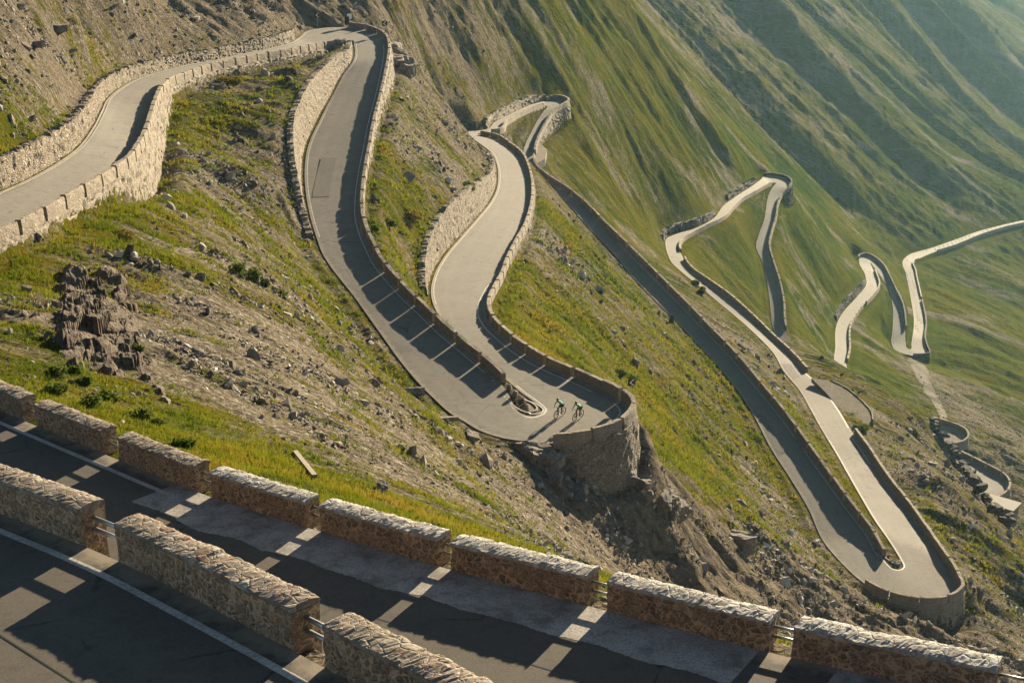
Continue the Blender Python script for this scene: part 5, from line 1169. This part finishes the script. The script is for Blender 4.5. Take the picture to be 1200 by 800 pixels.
    for j in range(7):
        ph_ = math.pi * .5 * j / 6
        for q in range(m): a_ = 6.283 * q / m; Vv.append((hx - .025 + math.cos(a_) * math.cos(ph_) * .15, math.sin(a_) * math.cos(ph_) * .105, hz_ + .055 + math.sin(ph_) * .115))
    mb.add(Vv, [(j * m + q, j * m + (q + 1) % m, (j + 1) * m + (q + 1) % m, (j + 1) * m + q) for j in range(6) for q in range(m)]); mb.build('helmet', M['black'], root)
    for sy, fx, fz in ((-1, .10, .25), (1, -.20, .40)):
        mb = MB(); mb.tube([(fx - .12, sy * .13, fz + .035), (fx - .03, sy * .13, fz + .03), (fx + .10, sy * .13, fz - .005), (fx + .15, sy * .13, fz - .01)], [.035, .045, .042, .02], 8); mb.build('shoe', M['black'], root)
def heading(f, r):
    a_ = at_z(*r, zi) ; b_ = at_z(*f, zi); return math.atan2(b_[1] - a_[1], b_[0] - a_[0])
for f, r, lab, lb, jer, fm, ln in (((652.6, 490), (660, 486), 'cyclist in a teal jersey and dark helmet riding nearer the island', 'black bicycle ridden by the teal-jersey cyclist nearer the island', 'jersey_teal', 'frame_black', .0), ((674.4, 493), (681, 489), 'cyclist in a green jersey leaning low, riding nearer the outer wall', 'road bicycle under the green-jersey cyclist nearer the outer wall', 'jersey_green', 'frame_red', .05)):
    p = at_z((f[0] + r[0]) / 2, (f[1] + r[1]) / 2, zi) + np.array([0, 0, .012]); rz = heading(f, r)
    bicycle(p, rz, lb, fm); cyclist(p, rz, lab, jer, ln)

#@LIGHT
AZ, EL = math.radians(28), math.radians(14.0)
w = bpy.data.worlds.new('World'); SC.world = w; w.use_nodes = True; wn = w.node_tree
sk = wn.nodes.new('ShaderNodeTexSky'); sk.sky_type = 'NISHITA'; sk.sun_disc = False; sk.sun_elevation = EL; sk.sun_rotation = AZ
sk.air_density = .75; sk.dust_density = .25; sk.ozone_density = 1.0; sk.altitude = 2400
tint = wn.nodes.new('ShaderNodeMix'); tint.data_type = 'RGBA'; tint.blend_type = 'MULTIPLY'; tint.inputs[0].default_value = 1.0; tint.inputs[7].default_value = (1.0, .93, .80, 1)   # warm late light, as the photograph is balanced
wn.links.new(sk.outputs[0], tint.inputs[6]); wn.links.new(tint.outputs[2], wn.nodes['Background'].inputs[0]); wn.nodes['Background'].inputs[1].default_value = .05
sun = bpy.data.lights.new('sun', 'SUN'); sun.energy = 5.0; sun.angle = math.radians(.5); sun.color = (1.0, .83, .56)
so = bpy.data.objects.new('sun', sun); COL.objects.link(so)
so.rotation_euler = Vector((math.sin(AZ) * math.cos(EL), math.cos(AZ) * math.cos(EL), math.sin(EL))).to_track_quat('Z', 'Y').to_euler()
# thin mountain air
hz = bpy.data.materials.new('haze'); hz.use_nodes = True; hn = hz.node_tree
hn.nodes.remove(hn.nodes['Principled BSDF']); pv = hn.nodes.new('ShaderNodeVolumePrincipled')
pv.inputs['Color'].default_value = (.42, .76, 1.0, 1); pv.inputs['Density'].default_value = .000045; pv.inputs['Anisotropy'].default_value = .5
hn.links.new(pv.outputs[0], hn.nodes['Material Output'].inputs['Volume'])
zmin, zmax = float(ZT.min()) - 1.0, max(float(ZT.max()), 0.0) + 3.0
mb = MB(); mb.box((0, 760, (zmin + zmax) / 2), (1000, 800, (zmax - zmin) / 2)); ho = mb.build('haze', hz, None, False); tag(ho, kind='stuff')
SC.view_settings.view_transform = 'Standard'; SC.view_settings.look = 'None'; SC.view_settings.gamma = 1.0; SC.view_settings.use_curve_mapping = False
SC.view_settings.exposure = 2.05
SC.render.engine = 'CYCLES'
SC.cycles.max_bounces = 4; SC.cycles.diffuse_bounces = 3; SC.cycles.volume_bounces = 0; SC.cycles.transparent_max_bounces = 4
SC.cycles.use_denoising = True
